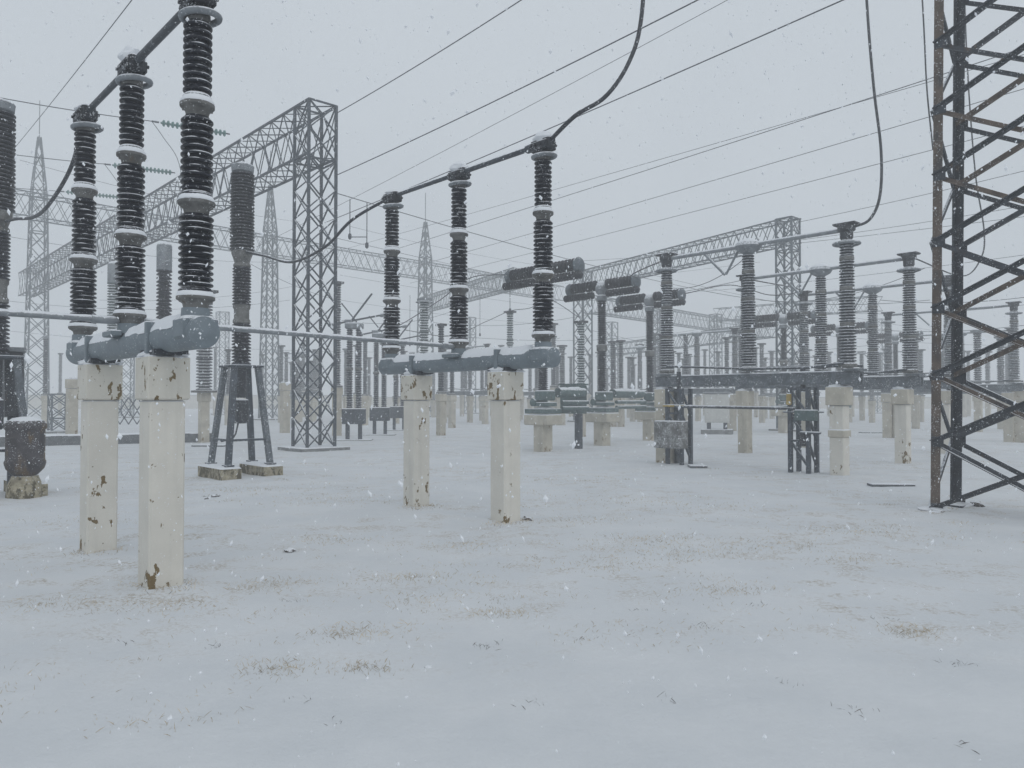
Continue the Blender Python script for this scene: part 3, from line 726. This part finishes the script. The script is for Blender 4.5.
for p, l in zip(bA, ('breaker pole with black twin arms right behind the central insulator column', 'middle breaker pole with black twin arms right of the central disconnector', 'third breaker pole with black twin arms beside the nearest grey column')):
    breaker(p, l, 'breaker poles with twin arms')
bB = [gp(784, 40), gp(840, 45.5), gp(896, 51.5)]
for p, l in zip(bB, ('distant twin armed breaker in front of the grey gantry leg', 'distant twin armed breaker behind the near end of the grey disconnector', 'most distant twin armed breaker just left of the rusty tower')):
    breaker(p, l, 'distant breaker poles')
cab = thing('control_cabinet', 'grey green control cabinet on a single leg between two breaker poles', 'cabinet', (bA[0] * .45 + bA[1] * .55) - V * .2, ANG)
MB().box((0, 0, 1.72), (.85, .5, 1.0), 0, .02).box((0, 0, 2.25), (.92, .58, .05)).build('housing', M['green'], cab)
MB().box((.0, -.262, 1.72), (.74, .02, .88), 0, .005).build('door', M['green'], cab)
MB().bar((.25, 0, -.05), (.25, 0, 1.22), .2).build('leg', M['steel'], cab)
def pipes(p, q, label):
    t = thing('gas_pipes', label, 'pipes', (0, 0, 0), 0, 'grey green pipe runs between breaker poles')
    t.name = 'pipe_run'
    MB().cyl(p + Z3 * 1.95, q + Z3 * 1.95, .17, 14).build('tank_pipe', M['green'], t)
    MB().strip(p + Z3 * 2.10, q + Z3 * 2.10, .22, .05, 5, .15).build('snow_ridge', M['snow'], t)
    for k, z in enumerate((1.62, 1.42)): MB().cyl(p + Z3 * z - V * .0 - U * .2, q + Z3 * z - U * .2, .07, 10).build('thin_pipe', M['green'], t)
pipes(bA[1] + V * .6, bA[2] - V * .6, 'thick grey green pipe run between the second and third breaker poles')
pipes(bA[0] + V * .7, bA[0] + V * 2.0, 'short grey green pipe run from the first breaker pole to the cabinet')

# ------------------------------------------------------------------ pantograph disconnectors
def pantograph(loc, label, k):
    t = thing('pantograph_disconnector', label, 'disconnector', loc, ANG + k, 'pantograph disconnectors behind the near gantry leg')
    MB().box((0, 0, .0), (1.5, 1.0, .10), 0, .02).build('base_slab', M['slab'], t)
    for x in (-.26, .26): MB().bar((x, 0, .05), (x, 0, .72), .16).build('leg', M['steel'], t)
    MB().box((0, 0, 1.02), (.95, .55, .66), 0, .03).build('drive_box', M['steel'], t)
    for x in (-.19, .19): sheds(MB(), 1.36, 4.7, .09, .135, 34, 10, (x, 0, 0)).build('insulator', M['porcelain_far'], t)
    for x in (-.19, .19): MB().lathe([(.13, 2.95), (.15, 2.96), (.15, 3.05), (.13, 3.06)], (x, 0, 0), 10).build('joint', M['flange'], t)
    MB().box((0, 0, 4.83), (.75, .42, .26), 0, .04).box((-.25, 0, 5.02), (.3, .3, .2), 0, .04).build('hinge_head', M['ring'], t)
    MB().bar((-.95, -.2, 4.85), (1.15, .15, 5.32), .07).build('arm', M['darktube'], t)
    MB().bar((-.2, .2, 5.0), (.75, -.1, 6.2), .06).build('arm', M['darktube'], t)
    MB().bar((.1, 0, 5.0), (-.55, .1, 5.8), .05).build('arm', M['darktube'], t)
    for p in ((-.95, -.2, 4.85), (1.15, .15, 5.32)): MB().lathe([(.05, -.12), (.09, -.05), (.09, .1), (.05, .14)], p, 10, (1, .2, .25)).build('contact_tip', M['ring'], t)
    return t
for i, (px, Y, l) in enumerate(((354, 32.5, 'nearest pantograph disconnector with crossed arms just right of the gantry leg'), (380, 37.5, 'pantograph disconnector half hidden by the farthest black column of the central disconnector'), (399, 43, 'smallest pantograph disconnector behind the left end of the central beam'))):
    pantograph(gp(px, Y), l, .9)

# ------------------------------------------------------------------ background posts with insulators
def support(loc, label, top, mat, w, head, ped=2.0, group='background insulator posts', pedmat='concrete', pw=.34, seg=10):
    t = thing('insulator_post', label, 'insulator post', loc, ANG, group)
    MB().box((0, 0, ped / 2 - .05), (pw, pw, ped + .1), 0, .015).box((0, 0, ped - .18), (pw + .08, pw + .08, .36), 0, .015).build('pillar', M[pedmat], t)
    L = top - ped - .15
    n = max(6, int(L / .12)); h = ped + .08; mids = max(1, round(L / 1.3)); s = MB()
    MB().lathe([(w * .8, ped), (w * .8, ped + .08), (w * .5, ped + .1)], n=seg).build('base_flange', M['flange'], t)
    for k in range(mids):
        a = h + L * k / mids; b = h + L * (k + 1) / mids - .07
        sheds(s, a, b, w * .33, w * .5, max(4, n // mids), seg)
        s.lathe([(w * .45, b), (w * .52, b + .01), (w * .52, b + .06), (w * .45, b + .07)], n=seg)
    s.build('insulator', M[mat], t)
    if head == 'dome': MB().lathe([(.1, top - .08), (w * .8, top + .0), (w * .85, top + .1), (.1, top + .2)], n=14).build('dome_cap', M['ring'], t)
    elif head == 'flat': MB().box((0, 0, top), (w * 1.5, w * 1.2, .10)).lathe([(.1, top - .1), (w * .6, top - .05), (w * .6, top)], n=10).build('terminal_head', M['head'], t)
    elif head == 'tank': MB().lathe([(w * .5, top - .1), (w * .5, top - .05), (w * .5, top + .7), (w * .42, top + .78), (.1, top + .84)], n=16).cyl((-.6, 0, top + .15), (.6, 0, top + .15), .05).build('metal_tank', M['ring'], t)
    elif head == 'ring': MB().torus((0, 0, top - .1), w * .9, .03, 16, 6).box((0, 0, top), (w * 1.4, w, .14)).build('terminal_head', M['ring'], t)
    elif head == 'arm': MB().bar((-.5, 0, top), (.7, 0, top + .05), .08).box((0, 0, top - .02), (.3, .3, .12)).build('contact_arm', M['ring'], t)
    return t
BG = [
 (45, 338, 50, 'porcelain_far', .30, 'arm', 'slim grey insulator post with a knobbly head beside the left spired mast'),
 (163, 268, 24.5, 'porcelain_mid', .46, 'tank', 'grey insulator topped by a metal tank between the two nearest black columns'),
 (112, 281, 33, 'porcelain_green', .46, 'tank', 'faded green insulator with tank behind the nearest disconnector'),
 (204, 292, 31, 'porcelain_far', .62, 'flat', 'thick grey insulator on a pedestal behind the front left pillar'),
 (228, 350, 52, 'porcelain_far', .30, 'flat', 'small dim insulator post behind the splayed transformer legs'),
 (281, 346, 58, 'porcelain_far', .34, 'flat', 'dim insulator post between transformer legs and gantry leg'),
 (337, 283, 36.5, 'porcelain_far', .34, 'flat', 'tall insulator post touching the right side of the gantry leg'),
 (346, 350, 60, 'porcelain_far', .36, 'dome', 'small far insulator post behind the nearest pantograph'),
 (365, 341, 52, 'porcelain_far', .32, 'flat', 'far insulator post just right of the nearest pantograph'),
 (424, 300, 34.5, 'porcelain_green', .40, 'ring', 'greenish insulator post rising behind the central beam'),
 (441, 325, 37, 'porcelain_far', .30, 'flat', 'short insulator post left of the middle central column'),
 (452, 356, 47, 'porcelain_far', .30, 'flat', 'insulator post seen below the central beam near the farther pillar'),
 (470, 358, 58, 'porcelain_far', .34, 'dome', 'far post visible under the middle of the central beam'),
 (482, 352, 63, 'porcelain_far', .34, 'flat', 'far post visible under the beam left of the nearer pillar'),
 (510, 312, 41, 'porcelain_green', .36, 'flat', 'insulator post below the left arm of the first breaker'),
 (562, 346, 52, 'porcelain_far', .38, 'flat', 'insulator post just right of the central beam end'),
 (581, 322, 36, 'porcelain_green', .36, 'flat', 'greenish insulator post on a cream pillar behind the green cabinet'),
 (613, 342, 49, 'porcelain_far', .32, 'flat', 'left post of the far pair behind the middle breaker'),
 (621, 341, 49, 'porcelain_far', .32, 'flat', 'right post of the far pair behind the middle breaker'),
 (640, 345, 60, 'porcelain_far', .36, 'flat', 'far insulator post left of the third breaker column'),
 (661, 340, 47, 'porcelain_far', .30, 'flat', 'insulator post between the third breaker and nearest grey column'),
 (686, 334, 50, 'porcelain_far', .34, 'flat', 'insulator post right of the nearest grey column'),
 (698, 346, 62, 'porcelain_far', .36, 'dome', 'dim post left of the pale cabinet'),
 (718, 352, 72, 'porcelain_far', .40, 'flat', 'dim post rising behind the pale cabinet'),
 (727, 338, 54, 'porcelain_far', .34, 'flat', 'post just left of the grey middle column'),
 (762, 344, 58, 'porcelain_far', .34, 'flat', 'post just right of the grey middle column'),
 (772, 352, 70, 'porcelain_far', .40, 'dome', 'dim post left of the grey gantry leg'),
 (808, 350, 66, 'porcelain_far', .40, 'flat', 'dim post right of the grey gantry leg'),
 (862, 352, 64, 'porcelain_far', .36, 'flat', 'dim post between two grey disconnectors'),
 (921, 350, 60, 'porcelain_far', .4, 'flat', 'post close behind the left leg of the rusty tower'),
 (978, 332, 41, 'porcelain_far', .40, 'dome', 'domed insulator post seen inside the rusty tower'),
 (1001, 338, 45, 'porcelain_far', .40, 'dome', 'domed insulator post near the right edge of the photo'),
 (988, 352, 62, 'porcelain_far', .40, 'flat', 'dim low post between the two domed posts'),
]
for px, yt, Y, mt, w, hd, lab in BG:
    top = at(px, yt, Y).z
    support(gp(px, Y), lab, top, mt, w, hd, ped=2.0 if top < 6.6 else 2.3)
# farther rows reached by the haze
FARROW = []
r2 = random.Random(5)
row = [(300, 86), (318, 92), (404, 74), (412, 88), (432, 90), (446, 74), (462, 80), (492, 82), (503, 72), (522, 88), (530, 70), (545, 84), (553, 66), (571, 78), (590, 86), (599, 70), (607, 92), (629, 74), (634, 88), (655, 68), (670, 84), (679, 72), (690, 92), (705, 84), (735, 80), (744, 92), (756, 76), (779, 90), (797, 78), (829, 84), (852, 78), (872, 86), (886, 74), (905, 90), (940, 82), (964, 76), (1010, 86), (88, 70), (60, 82), (215, 84), (246, 88), (262, 76)]
row += [(r2.uniform(290, 1020), r2.uniform(54, 82)) for _ in range(46)]
refs = [(60, 'left of the two front pillars'), (215, 'between the front pillar and the splayed transformer'), (262, 'left of the near gantry leg'), (318, 'behind the near gantry leg'), (412, 'near the farther central pillar'),
        (462, 'between the central pillars'), (503, 'behind the nearer central pillar'), (553, 'by the central beam end'), (607, 'by the middle breaker'), (655, 'by the third breaker'), (705, 'by the pale cabinet'),
        (756, 'by the grey middle column'), (797, 'by the grey gantry leg'), (852, 'by the near grey end column'), (905, 'left of the rusty tower'), (1010, 'within the rusty tower')]
first = support(gp(row[0][0], row[0][1]), 'x', 5.6, 'porcelain_far', .36, 'flat', seg=8)
byref = {}
for i, (px, Y) in enumerate(row):
    byref.setdefault(min(refs, key=lambda r: abs(r[0] - px))[1], []).append((px, Y, i))
ordn = ('leftmost', 'second from left', 'third from left', 'fourth from left', 'fifth from left', 'sixth from left', 'seventh from left', 'eighth from left', 'ninth from left', 'tenth from left', 'eleventh from left', 'twelfth from left')
k = 0
for ref, lst in byref.items():
    lst.sort()
    for j, (px, Y, i) in enumerate(lst):
        lab = f'faint far post {ref}' + (f', {ordn[j]} of that cluster' if len(lst) > 1 else '')
        o = first if k == 0 else dup(first, loc=gp(px, Y))
        o.location = gp(px, Y); o['label'] = lab; o['group'] = 'faint far insulator posts'
        o.scale = (1, 1, r2.uniform(.82, 1.35)); k += 1

# pale cabinet on plinth
kc = thing('cabinet', 'pale two door cabinet on legs behind the drive pipe', 'cabinet', gp(717, 38.5), ANG + .5)
MB().box((0, 0, 1.30), (1.15, .85, 1.45), 0, .02).build('housing', M['box_white'], kc)
MB().box((-.28, -.43, 1.3), (.52, .02, 1.3), 0, .005).build('door', M['box_white'], kc)
MB().box((.28, -.43, 1.3), (.52, .02, 1.3), 0, .005).build('door', M['box_white'], kc)
MB().box((0, 0, 2.06), (1.3, 1.0, .06), 0, .01).build('roof', M['ring'], kc)
for x in (-.4, .4): MB().box((x, 0, .42), (.16, .6, .34)).build('leg', M['steel'], kc)
MB().box((0, 0, .08), (1.5, 1.1, .34), 0, .02).build('plinth', M['slab'], kc)

# extra pillars standing free in the background
for px, Y, h, lab in ((72, 33, 2.6, 'flaking cream pillar peeking out left of the front pair'), (899, 34.5, 2.15, 'shadowed cream pillar just behind the near end pillar of the second grey disconnector'),
                      (1020, 31, 2.1, 'cream pillar cut by the right edge of the photo'), (285, 40, 2.6, 'cream pillar behind the near gantry leg')):
    pillar(gp(px, Y), lab, h=h, mat='concrete', capmat='concrete', w=.40, cap=.46, ch=.4, seed=int(px), group='background cream pillars')
ls = lattice_leg(gp(59, 40), 'short lattice stump before the pale wall on the left', .8, 2.0, 3, .09, .05, group='low lattice frames', name='lattice_stump')
gate = thing('lattice_fence', 'low crossed steel fence panel seen between the front left pillars', 'fence', gp(127, 38), 0)
q = MB()
for i in range(8):
    x = -1.6 + i * .42
    q.bar((x, 0, .5), (x + .42, 0, 1.15), .04); q.bar((x + .42, .03, .5), (x, .03, 1.15), .04); q.bar((x, 0, 1.18), (x + .42, .0, 1.83), .04); q.bar((x + .42, .03, 1.18), (x, .03, 1.83), .04)
q.build('lattice', M['steel'], gate)
MB().bar((-1.62, 0, 0), (-1.62, 0, 1.9), .08).build('post', M['steel'], gate); MB().bar((1.78, 0, 0), (1.78, 0, 1.9), .08).build('post', M['steel'], gate)
def wall(p, q, h, lab):
    t = thing('perimeter_wall', lab, 'wall', (0, 0, 0), 0, 'pale perimeter wall')
    MB().bar(p + Z3 * (h / 2), q + Z3 * (h / 2), .25, h).build('panels', M['concrete'], t)
    MB().bar(p + Z3 * (h + .052), q + Z3 * (h + .052), .35, .1).build('coping', M['slab'], t)
wall(gp(-200, 140), gp(330, 155), 2.6, 'dim pale perimeter wall along the left horizon')
wall(gp(332, 155.2), gp(1200, 150), 2.2, 'dim pale perimeter wall along the right horizon')
def plate(px, py, sx, sy, lab):
    Y = EYE * F / (py - HOR)
    tag(MB().box((0, 0, .02), (sx, sy, .07), 0, .008).build('cover_plate', M['kerb'], loc=gp(px, Y), rz=R(-4)), lab, 'cover plate', 'dark cover plates on the ground')
plate(890, 486, .82, .28, 'dark metal cover plate lying in the snow left of the rusty tower')
plate(872, 433, 1.2, .5, 'distant dark cover plate in front of the second grey disconnector')
plate(697, 467, .42, .5, 'small dark grating at the foot of the rough pillar')
plate(212, 446, 1.2, .7, 'dark slab at the end of the cable duct')

# ------------------------------------------------------------------ wires
def wire(pts, lab, r=.014, sag=0.0, cat='overhead wire', name='overhead_wire', mat='wire', n=22, group='overhead conductors', seg=6):
    pts = [Vector(p) for p in pts]
    if len(pts) == 2:
        a, b = pts; P = [a.lerp(b, i / n) - Z3 * (sag * 4 * (i / n) * (1 - i / n)) for i in range(n + 1)]
    else:
        P = []
        Q = [pts[0] * 2 - pts[1]] + pts + [pts[-1] * 2 - pts[-2]]
        for i in range(1, len(Q) - 2):
            for k in range(8):
                t = k / 8; a, b, c, d = Q[i - 1], Q[i], Q[i + 1], Q[i + 2]
                P.append(.5 * ((2 * b) + (c - a) * t + (2 * a - 5 * b + 4 * c - d) * t * t + (3 * b - a - 3 * c + d) * t ** 3))
        P.append(pts[-1])
    o = MB().tube(P, r, seg).build(name, M[mat], smooth=80)
    tag(o, lab, cat, group)
    return o
def ext(a, b, k): return a + (b - a) * k
for (a, b, k, r, lab) in [
    ((20, 140, 40), (130, 0, 22), 1.3, .016, 'thin wire slanting up across the top left corner'),
    ((337, 113, 26.2), (515, 0, 20), 1.5, .015, 'wire rising from the top corner of the near gantry leg'),
    ((337, 175, 26.2), (690, 0, 16.5), 1.3, .015, 'wire rising to the right from the middle of the gantry head'),
    ((330, 208, 33), (723, 0, 20), 1.25, .008, 'very faint wire just below the gantry head wire'),
    ((400, 190, 31), (836, 0, 17.5), 1.3, .016, 'wire passing close above the head of the near central column'),
    ((470, 225, 45), (925, 77, 25), 1.6, .015, 'upper of the parallel wires crossing the sky right of centre'),
    ((470, 250, 56), (900, 123, 31), 1.6, .015, 'second of the parallel wires crossing the sky right of centre'),
    ((480, 265, 62), (900, 156, 34), 1.6, .015, 'third of the parallel wires crossing the sky right of centre'),
    ((799, 222, 42.5), (1010, 172, 34), 1.5, .014, 'wire leaving the top of the grey gantry leg to the right'),
    ((800, 240, 42.5), (1010, 206, 34), 1.5, .012, 'lower wire leaving the grey gantry leg to the right'),
    ((340, 250, 52), (470, 212, 40), 5.0, .009, 'faint wire between the far central columns and the sky'),
]:
    A, B = at(*a), at(*b); wire([ext(A, B, 0 if a[0] in (337, 799, 800) else -.35), ext(A, B, k)], lab, r, .12)
for (a, b, r, s, lab) in [
    ((336, 193, 30), (700, 290, 60), .017, .25, 'long wire falling to the right behind the central columns'),
    ((336, 238, 41), (640, 300, 74), .013, .25, 'lower parallel wire falling behind the central columns'),
    ((247, 262, 40), (336, 300, 50), .012, .2, 'short wire between splayed transformer and gantry leg'),
    ((700, 290, 45), (930, 300, 40), .016, .5, 'slack conductor behind the grey columns'),
    ((640, 272, 60), (930, 330, 80), .014, .3, 'far conductor sinking behind the grey gantry leg'),
    ((440, 335, 48), (720, 325, 70), .012, .8, 'low sagging conductor behind the breakers'),
    ((600, 355, 66), (930, 338, 60), .013, .6, 'low far conductor behind the grey row'),
    ((0, 300, 60), (290, 300, 70), .016, .8, 'low far conductor behind the left columns'),
    ((0, 235, 48), (290, 262, 62), .014, .5, 'far conductor under the pale left beam'),
    ((880, 300, 40), (1060, 292, 36), .016, .3, 'conductor at right passing behind the rusty tower'),
    ((880, 330, 46), (1060, 320, 40), .016, .3, 'lower conductor at right passing behind the rusty tower'),
    ((340, 300, 70), (560, 325, 96), .014, .3, 'dim conductor below the middle spired mast'),
    ((560, 262, 60), (1060, 212, 34), .013, .3, 'fourth and lowest parallel wire in the sky right of centre'),
    ((620, 296, 80), (1060, 250, 40), .014, .4, 'conductor crossing behind the tops of the grey columns'),
    ((340, 275, 62), (660, 318, 96), .013, .4, 'faint conductor running behind the breaker arms'),
    ((20, 160, 44), (300, 222, 70), .013, .4, 'faint conductor behind the left columns above the pale beam'),
    ((0, 330, 70), (420, 352, 84), .015, .6, 'dim low conductor behind the near pillars'),
    ((430, 322, 60), (660, 296, 48), .014, .9, 'drooping conductor behind the first breaker'),
    ((690, 318, 60), (1060, 345, 70), .014, .7, 'dim sagging conductor across the grey gantry leg'),
    ((560, 300, 44), (760, 276, 34), .012, .35, 'slack wire from breaker head height to the grey columns'),
    ((590, 330, 60), (800, 352, 66), .013, .7, 'dim slack wire between far posts behind the breakers'),
    ((660, 285, 30), (745, 258, 24), .012, .45, 'short slack lead beside the middle grey column'),
    ((760, 300, 34), (925, 268, 30), .012, .5, 'slack wire crossing the grey gantry leg'),
    ((345, 225, 56), (560, 268, 74), .012, .3, 'upper faint wire between gantry leg and breakers'),
    ((440, 345, 52), (560, 338, 58), .014, .5, 'low sagging wire above the central beam'),
    ((340, 320, 50), (450, 312, 56), .014, .5, 'sagging wire above the pantograph disconnectors'),
    ((470, 290, 90), (760, 262, 70), .013, .3, 'pale wire rising behind the breaker heads'),
    ((820, 312, 52), (1060, 300, 46), .013, .4, 'wire running right behind the second grey disconnector'),
    ((100, 300, 60), (300, 285, 66), .013, .5, 'faint wire between the front columns and transformer'),
    ((660, 380, 44), (960, 372, 36), .03, .05, 'thin horizontal rod behind the grey disconnector beam'),
]: wire([at(*a), at(*b)], lab, r, s)
# strain strings on the long portal beam with their wires
for (px, py, s, px2, py2, lab) in [(242, 137, 6.1, 0, 117, 'uppermost'), (187, 175, 12.3, 0, 158, 'middle'), (134, 199, 20.5, 0, 186, 'lowest')]:
    E = GA + U * s - V * .5 + Z3 * at(px, py, (GA + U * s).y).z
    d = (-V * 1.0 - Z3 * .07).normalized(); Ls = 2.9
    st = thing('insulator_string', f'{lab} green glass insulator string tied to the long lattice beam', 'insulator string', E, 0, 'glass strain strings')
    q = MB()
    for k in range(15): q.lathe([(.03, -.07), (.13, -.05), (.12, -.02), (.05, .02), (.04, .07)], d * (.25 + k * .165), 12, d)
    q.build('glass_discs', M['glass'], st)
    MB().cyl((0, 0, 0), d * .25, .03, 6).cyl(d * 2.7, d * 2.95, .035, 6).build('fitting', M['steel'], st)
    e = E + d * 2.95
    Yb = e.y - 9; kk = 9 / .675
    f = e - V * kk; f.z = e.z - .2
    wire([e, f], f'{lab} wire leading left from the green insulator strings', .016, .35)
    wire([e, e + Vector((.35, .2, -.55)), e + Vector((.8, .5, -1.4)), e + Vector((1.0, .7, -3.2))], f'drop lead hanging from the {lab} green insulator string', .012, cat='jumper', name='jumper_wire', group='drop leads')
# jumpers
def heads(D, x): return D - U * x + Z3 * 5.12
wire([heads(D1, -1.85), at(72, 165, 9.6), at(50, 203, 10.6), at(34, 217, 11.8), at(16, 219, 13), T1 + Z3 * 4.9 + V * .1], 'black cable looping from the far left column down to the edge transformer', .026, cat='jumper cable', name='jumper_cable', mat='cable', group='black jumper cables', seg=8)
wire([heads(D2, -1.85), at(352, 220, 13.2), at(325, 247, 14.2), at(292, 262, 15.4), at(265, 256, 16.6), T2 + Z3 * 5.03 - U * .22], 'black cable sagging from the central disconnector to the splayed leg transformer', .026, cat='jumper cable', name='jumper_cable', mat='cable', group='black jumper cables', seg=8)
wire([heads(D2, 1.9), at(575, 116, 9.7), at(606, 96, 9.7), at(629, 62, 9.8), at(641, 20, 10), at(646, -60, 10.4), at(648, -160, 11)], 'thick black cable curving from the central head up out of the frame', .028, cat='jumper cable', name='jumper_cable', mat='cable', group='black jumper cables', seg=8)
wire([RP[0] - U * 2.6 + Z3 * 5.55, at(870, 219, 17), at(880, 195, 17), at(881, 150, 17.2), at(874, 90, 17.4), at(868, 20, 17.6), at(862, -80, 18)], 'black cable rising from the nearest grey column out of the top', .032, cat='jumper cable', name='jumper_cable', mat='cable', group='black jumper cables', seg=8)
wire([at(919, -60, 20), at(924, 30, 20), at(927, 90, 20), at(933, 150, 20.3)], 'thin cable hanging beside the left leg of the rusty tower', .02, cat='jumper cable', name='jumper_cable', mat='cable', group='black jumper cables')
wire([at(963, -60, 22), at(967, 60, 22), at(975, 170, 22), at(984, 230, 22), at(981, 258, 21.8), at(962, 276, 21.6), RP[1] - U * 2.6 + Z3 * 5.5], 'thin cable looping down inside the rusty tower to a grey head', .02, cat='jumper cable', name='jumper_cable', mat='cable', group='black jumper cables')
wire([RP[1] + U * 2.3 + Z3 * 5.5, at(800, 290, 27), at(770, 295, 29), at(730, 285, 31), bA[2] - U * 1.7 + Z3 * 6.0], 'slack lead from the second grey disconnector to a breaker arm', .02, cat='jumper cable', name='jumper_cable', mat='cable', group='black jumper cables')
wire([RP[0] + U * 2.5 + Z3 * 5.5, at(645, 268, 23.5), at(632, 275, 26), bA[1] - U * 1.75 + Z3 * 6.1], 'lead from the nearest grey head to the middle breaker arm', .022, cat='jumper cable', name='jumper_cable', mat='cable', group='black jumper cables')
wire([bA[0] + U * 1.7 + Z3 * 6.1, at(470, 278, 30), at(440, 300, 33), at(400, 325, 36), at(384, 330, 37)], 'lead drooping left from the first breaker arm', .02, cat='jumper cable', name='jumper_cable', mat='cable', group='black jumper cables')
wire([at(405, 330, 40), at(450, 336, 40), at(485, 322, 40.5), at(510, 311, 41), at(530, 308, 41), at(550, 300, 41), at(580, 318, 42)], 'lead draped over the insulator post under the first breaker', .02, cat='jumper cable', name='jumper_cable', mat='cable', group='black jumper cables')
# droppers hanging from the falling conductor
def dropper(px, y0, y1, Y, lab, px2=None):
    t = thing('dropper_rod', lab, 'dropper', (0, 0, 0), 0, 'dropper rods')
    a = at(px, y0, Y); b = at(px, y1, Y); b.x = a.x
    q = MB().cyl(a, b, .02, 6).lathe([(.03, 0), (.07, .05), (.07, .2), (.03, .25)], b - Z3 * .1, 8)
    q.build('rod', M['wire'], t)
    if px2:
        c = at(px2, y1, Y); MB().cyl(b, c, .02, 6).build('cross_rod', M['wire'], t)
dropper(350, 199, 237, 31.2, 'left dropper rod with cross rod right of the gantry head', 367)
dropper(367, 203, 246, 31.4, 'right dropper rod with cross rod right of the gantry head')
dropper(510, 270, 311, 41, 'thin rod standing above the insulator post under the first breaker')
dropper(480, 290, 335, 60, 'faint dropper rod between the central columns')
dropper(410, 295, 345, 62, 'faint dropper rod left of the middle spired mast')
dropper(205, 205, 330, 62, 'long faint dropper beneath the pale left beam')

# ------------------------------------------------------------------ falling snow
fl = MB(); r3 = random.Random(3)
for _ in range(26000):
    Y = 1.4 + 21 * r3.random() ** .75; x = r3.uniform(-1, 1) * (.8 * Y + 1.2); z = r3.uniform(.05, min(14, 1.7 + .60 * Y + .4))
    s = min(.013, .0042 * math.exp(r3.gauss(0, .5))) * (1 if Y > 3 else .5)
    a = s * r3.uniform(.7, 1.2); b = s * r3.uniform(.7, 1.2); c = s * r3.uniform(.9, 2.0); tx = r3.uniform(-.5, .5) * c
    fl.add([(x + a, Y, z), (x, Y + b, z), (x - a, Y, z), (x, Y - b, z), (x + tx, Y, z + c), (x - tx, Y, z - c)],
           [(0, 1, 4), (1, 2, 4), (2, 3, 4), (3, 0, 4), (1, 0, 5), (2, 1, 5), (3, 2, 5), (0, 3, 5)])
tag(fl.build('falling_snow', M['flake'], smooth=0), 'white snowflakes drifting down through the air', 'snowfall', kind='stuff')

# ------------------------------------------------------------------ haze of falling snow
hz = bpy.data.materials.new('snow_haze'); hz.use_nodes = True; nt = hz.node_tree
nt.nodes.remove(nt.nodes['Principled BSDF'])
pv = nt.nodes.new('ShaderNodeVolumePrincipled')
pv.inputs['Color'].default_value = (.985, .993, 1, 1); pv.inputs['Density'].default_value = .0065
nt.links.new(pv.outputs[0], nt.nodes['Material Output'].inputs['Volume'])
hb = MB().box((0, 180, 13.0), (840, 460, 28.0)).build('haze', hz, smooth=0)
tag(hb, 'pale winter haze filling the air', 'haze', kind='stuff')

# ------------------------------------------------------------------ sky, sun, camera
SUN_EL, SUN_AZ = 42, 150
w = bpy.data.worlds.new('World'); S.world = w; w.use_nodes = True; nt = w.node_tree
bgn = nt.nodes['Background']
sky = nt.nodes.new('ShaderNodeTexSky'); sky.sky_type = 'NISHITA'; sky.sun_disc = False
sky.sun_elevation = R(SUN_EL); sky.sun_rotation = R(SUN_AZ); sky.dust_density = 4.0; sky.air_density = 1.0
hs = nt.nodes.new('ShaderNodeHueSaturation'); hs.inputs['Saturation'].default_value = .35; nt.links.new(sky.outputs[0], hs.inputs['Color'])
cloud = mix(nt, .93, hs.outputs[0], (5.7, 6.25, 6.8))      # closed overcast: even grey cloud hides the blue
tc = nt.nodes.new('ShaderNodeTexCoord'); cn = N(nt, 'ShaderNodeTexNoise', Scale=1.6, Detail=4.0, Roughness=.55); nt.links.new(tc.outputs['Generated'], cn.inputs['Vector'])
tone = mix(nt, ramp(nt, cn.outputs['Fac'], .3, .7), (.94, .945, .95), (1.05, 1.045, 1.04))
mm = N(nt, 'ShaderNodeMix'); mm.data_type = 'RGBA'; mm.blend_type = 'MULTIPLY'; mm.inputs[0].default_value = 1
nt.links.new(cloud, mm.inputs[6]); nt.links.new(tone, mm.inputs[7]); cloud = mm.outputs[2]
nt.links.new(cloud, bgn.inputs['Color']); bgn.inputs['Strength'].default_value = .1
sl = bpy.data.lights.new('sun', 'SUN'); sl.energy = .5; sl.angle = R(50); sl.color = (1, .97, .93)
so = bpy.data.objects.new('sun', sl); COL.objects.link(so)
so.rotation_euler = (R(90 - SUN_EL), 0, R(180 - SUN_AZ)); so.location = (0, -10, 30)

cd = bpy.data.cameras.new('camera'); cam = bpy.data.objects.new('camera', cd); COL.objects.link(cam)
cd.sensor_width = 36; cd.lens = 36 * F / 1024; cd.clip_end = 2000; cd.clip_start = .05
cam.location = (0, 0, EYE); cam.rotation_euler = (R(90) + PITCH, 0, 0)
S.camera = cam
vs = S.view_settings; vs.view_transform = 'Standard'; vs.look = 'None'; vs.exposure = 0; vs.gamma = 1; vs.use_curve_mapping = False
S.cycles.volume_bounces = 4; S.cycles.max_bounces = 6; S.cycles.diffuse_bounces = 3; S.cycles.glossy_bounces = 2
S.cycles.use_denoising = True
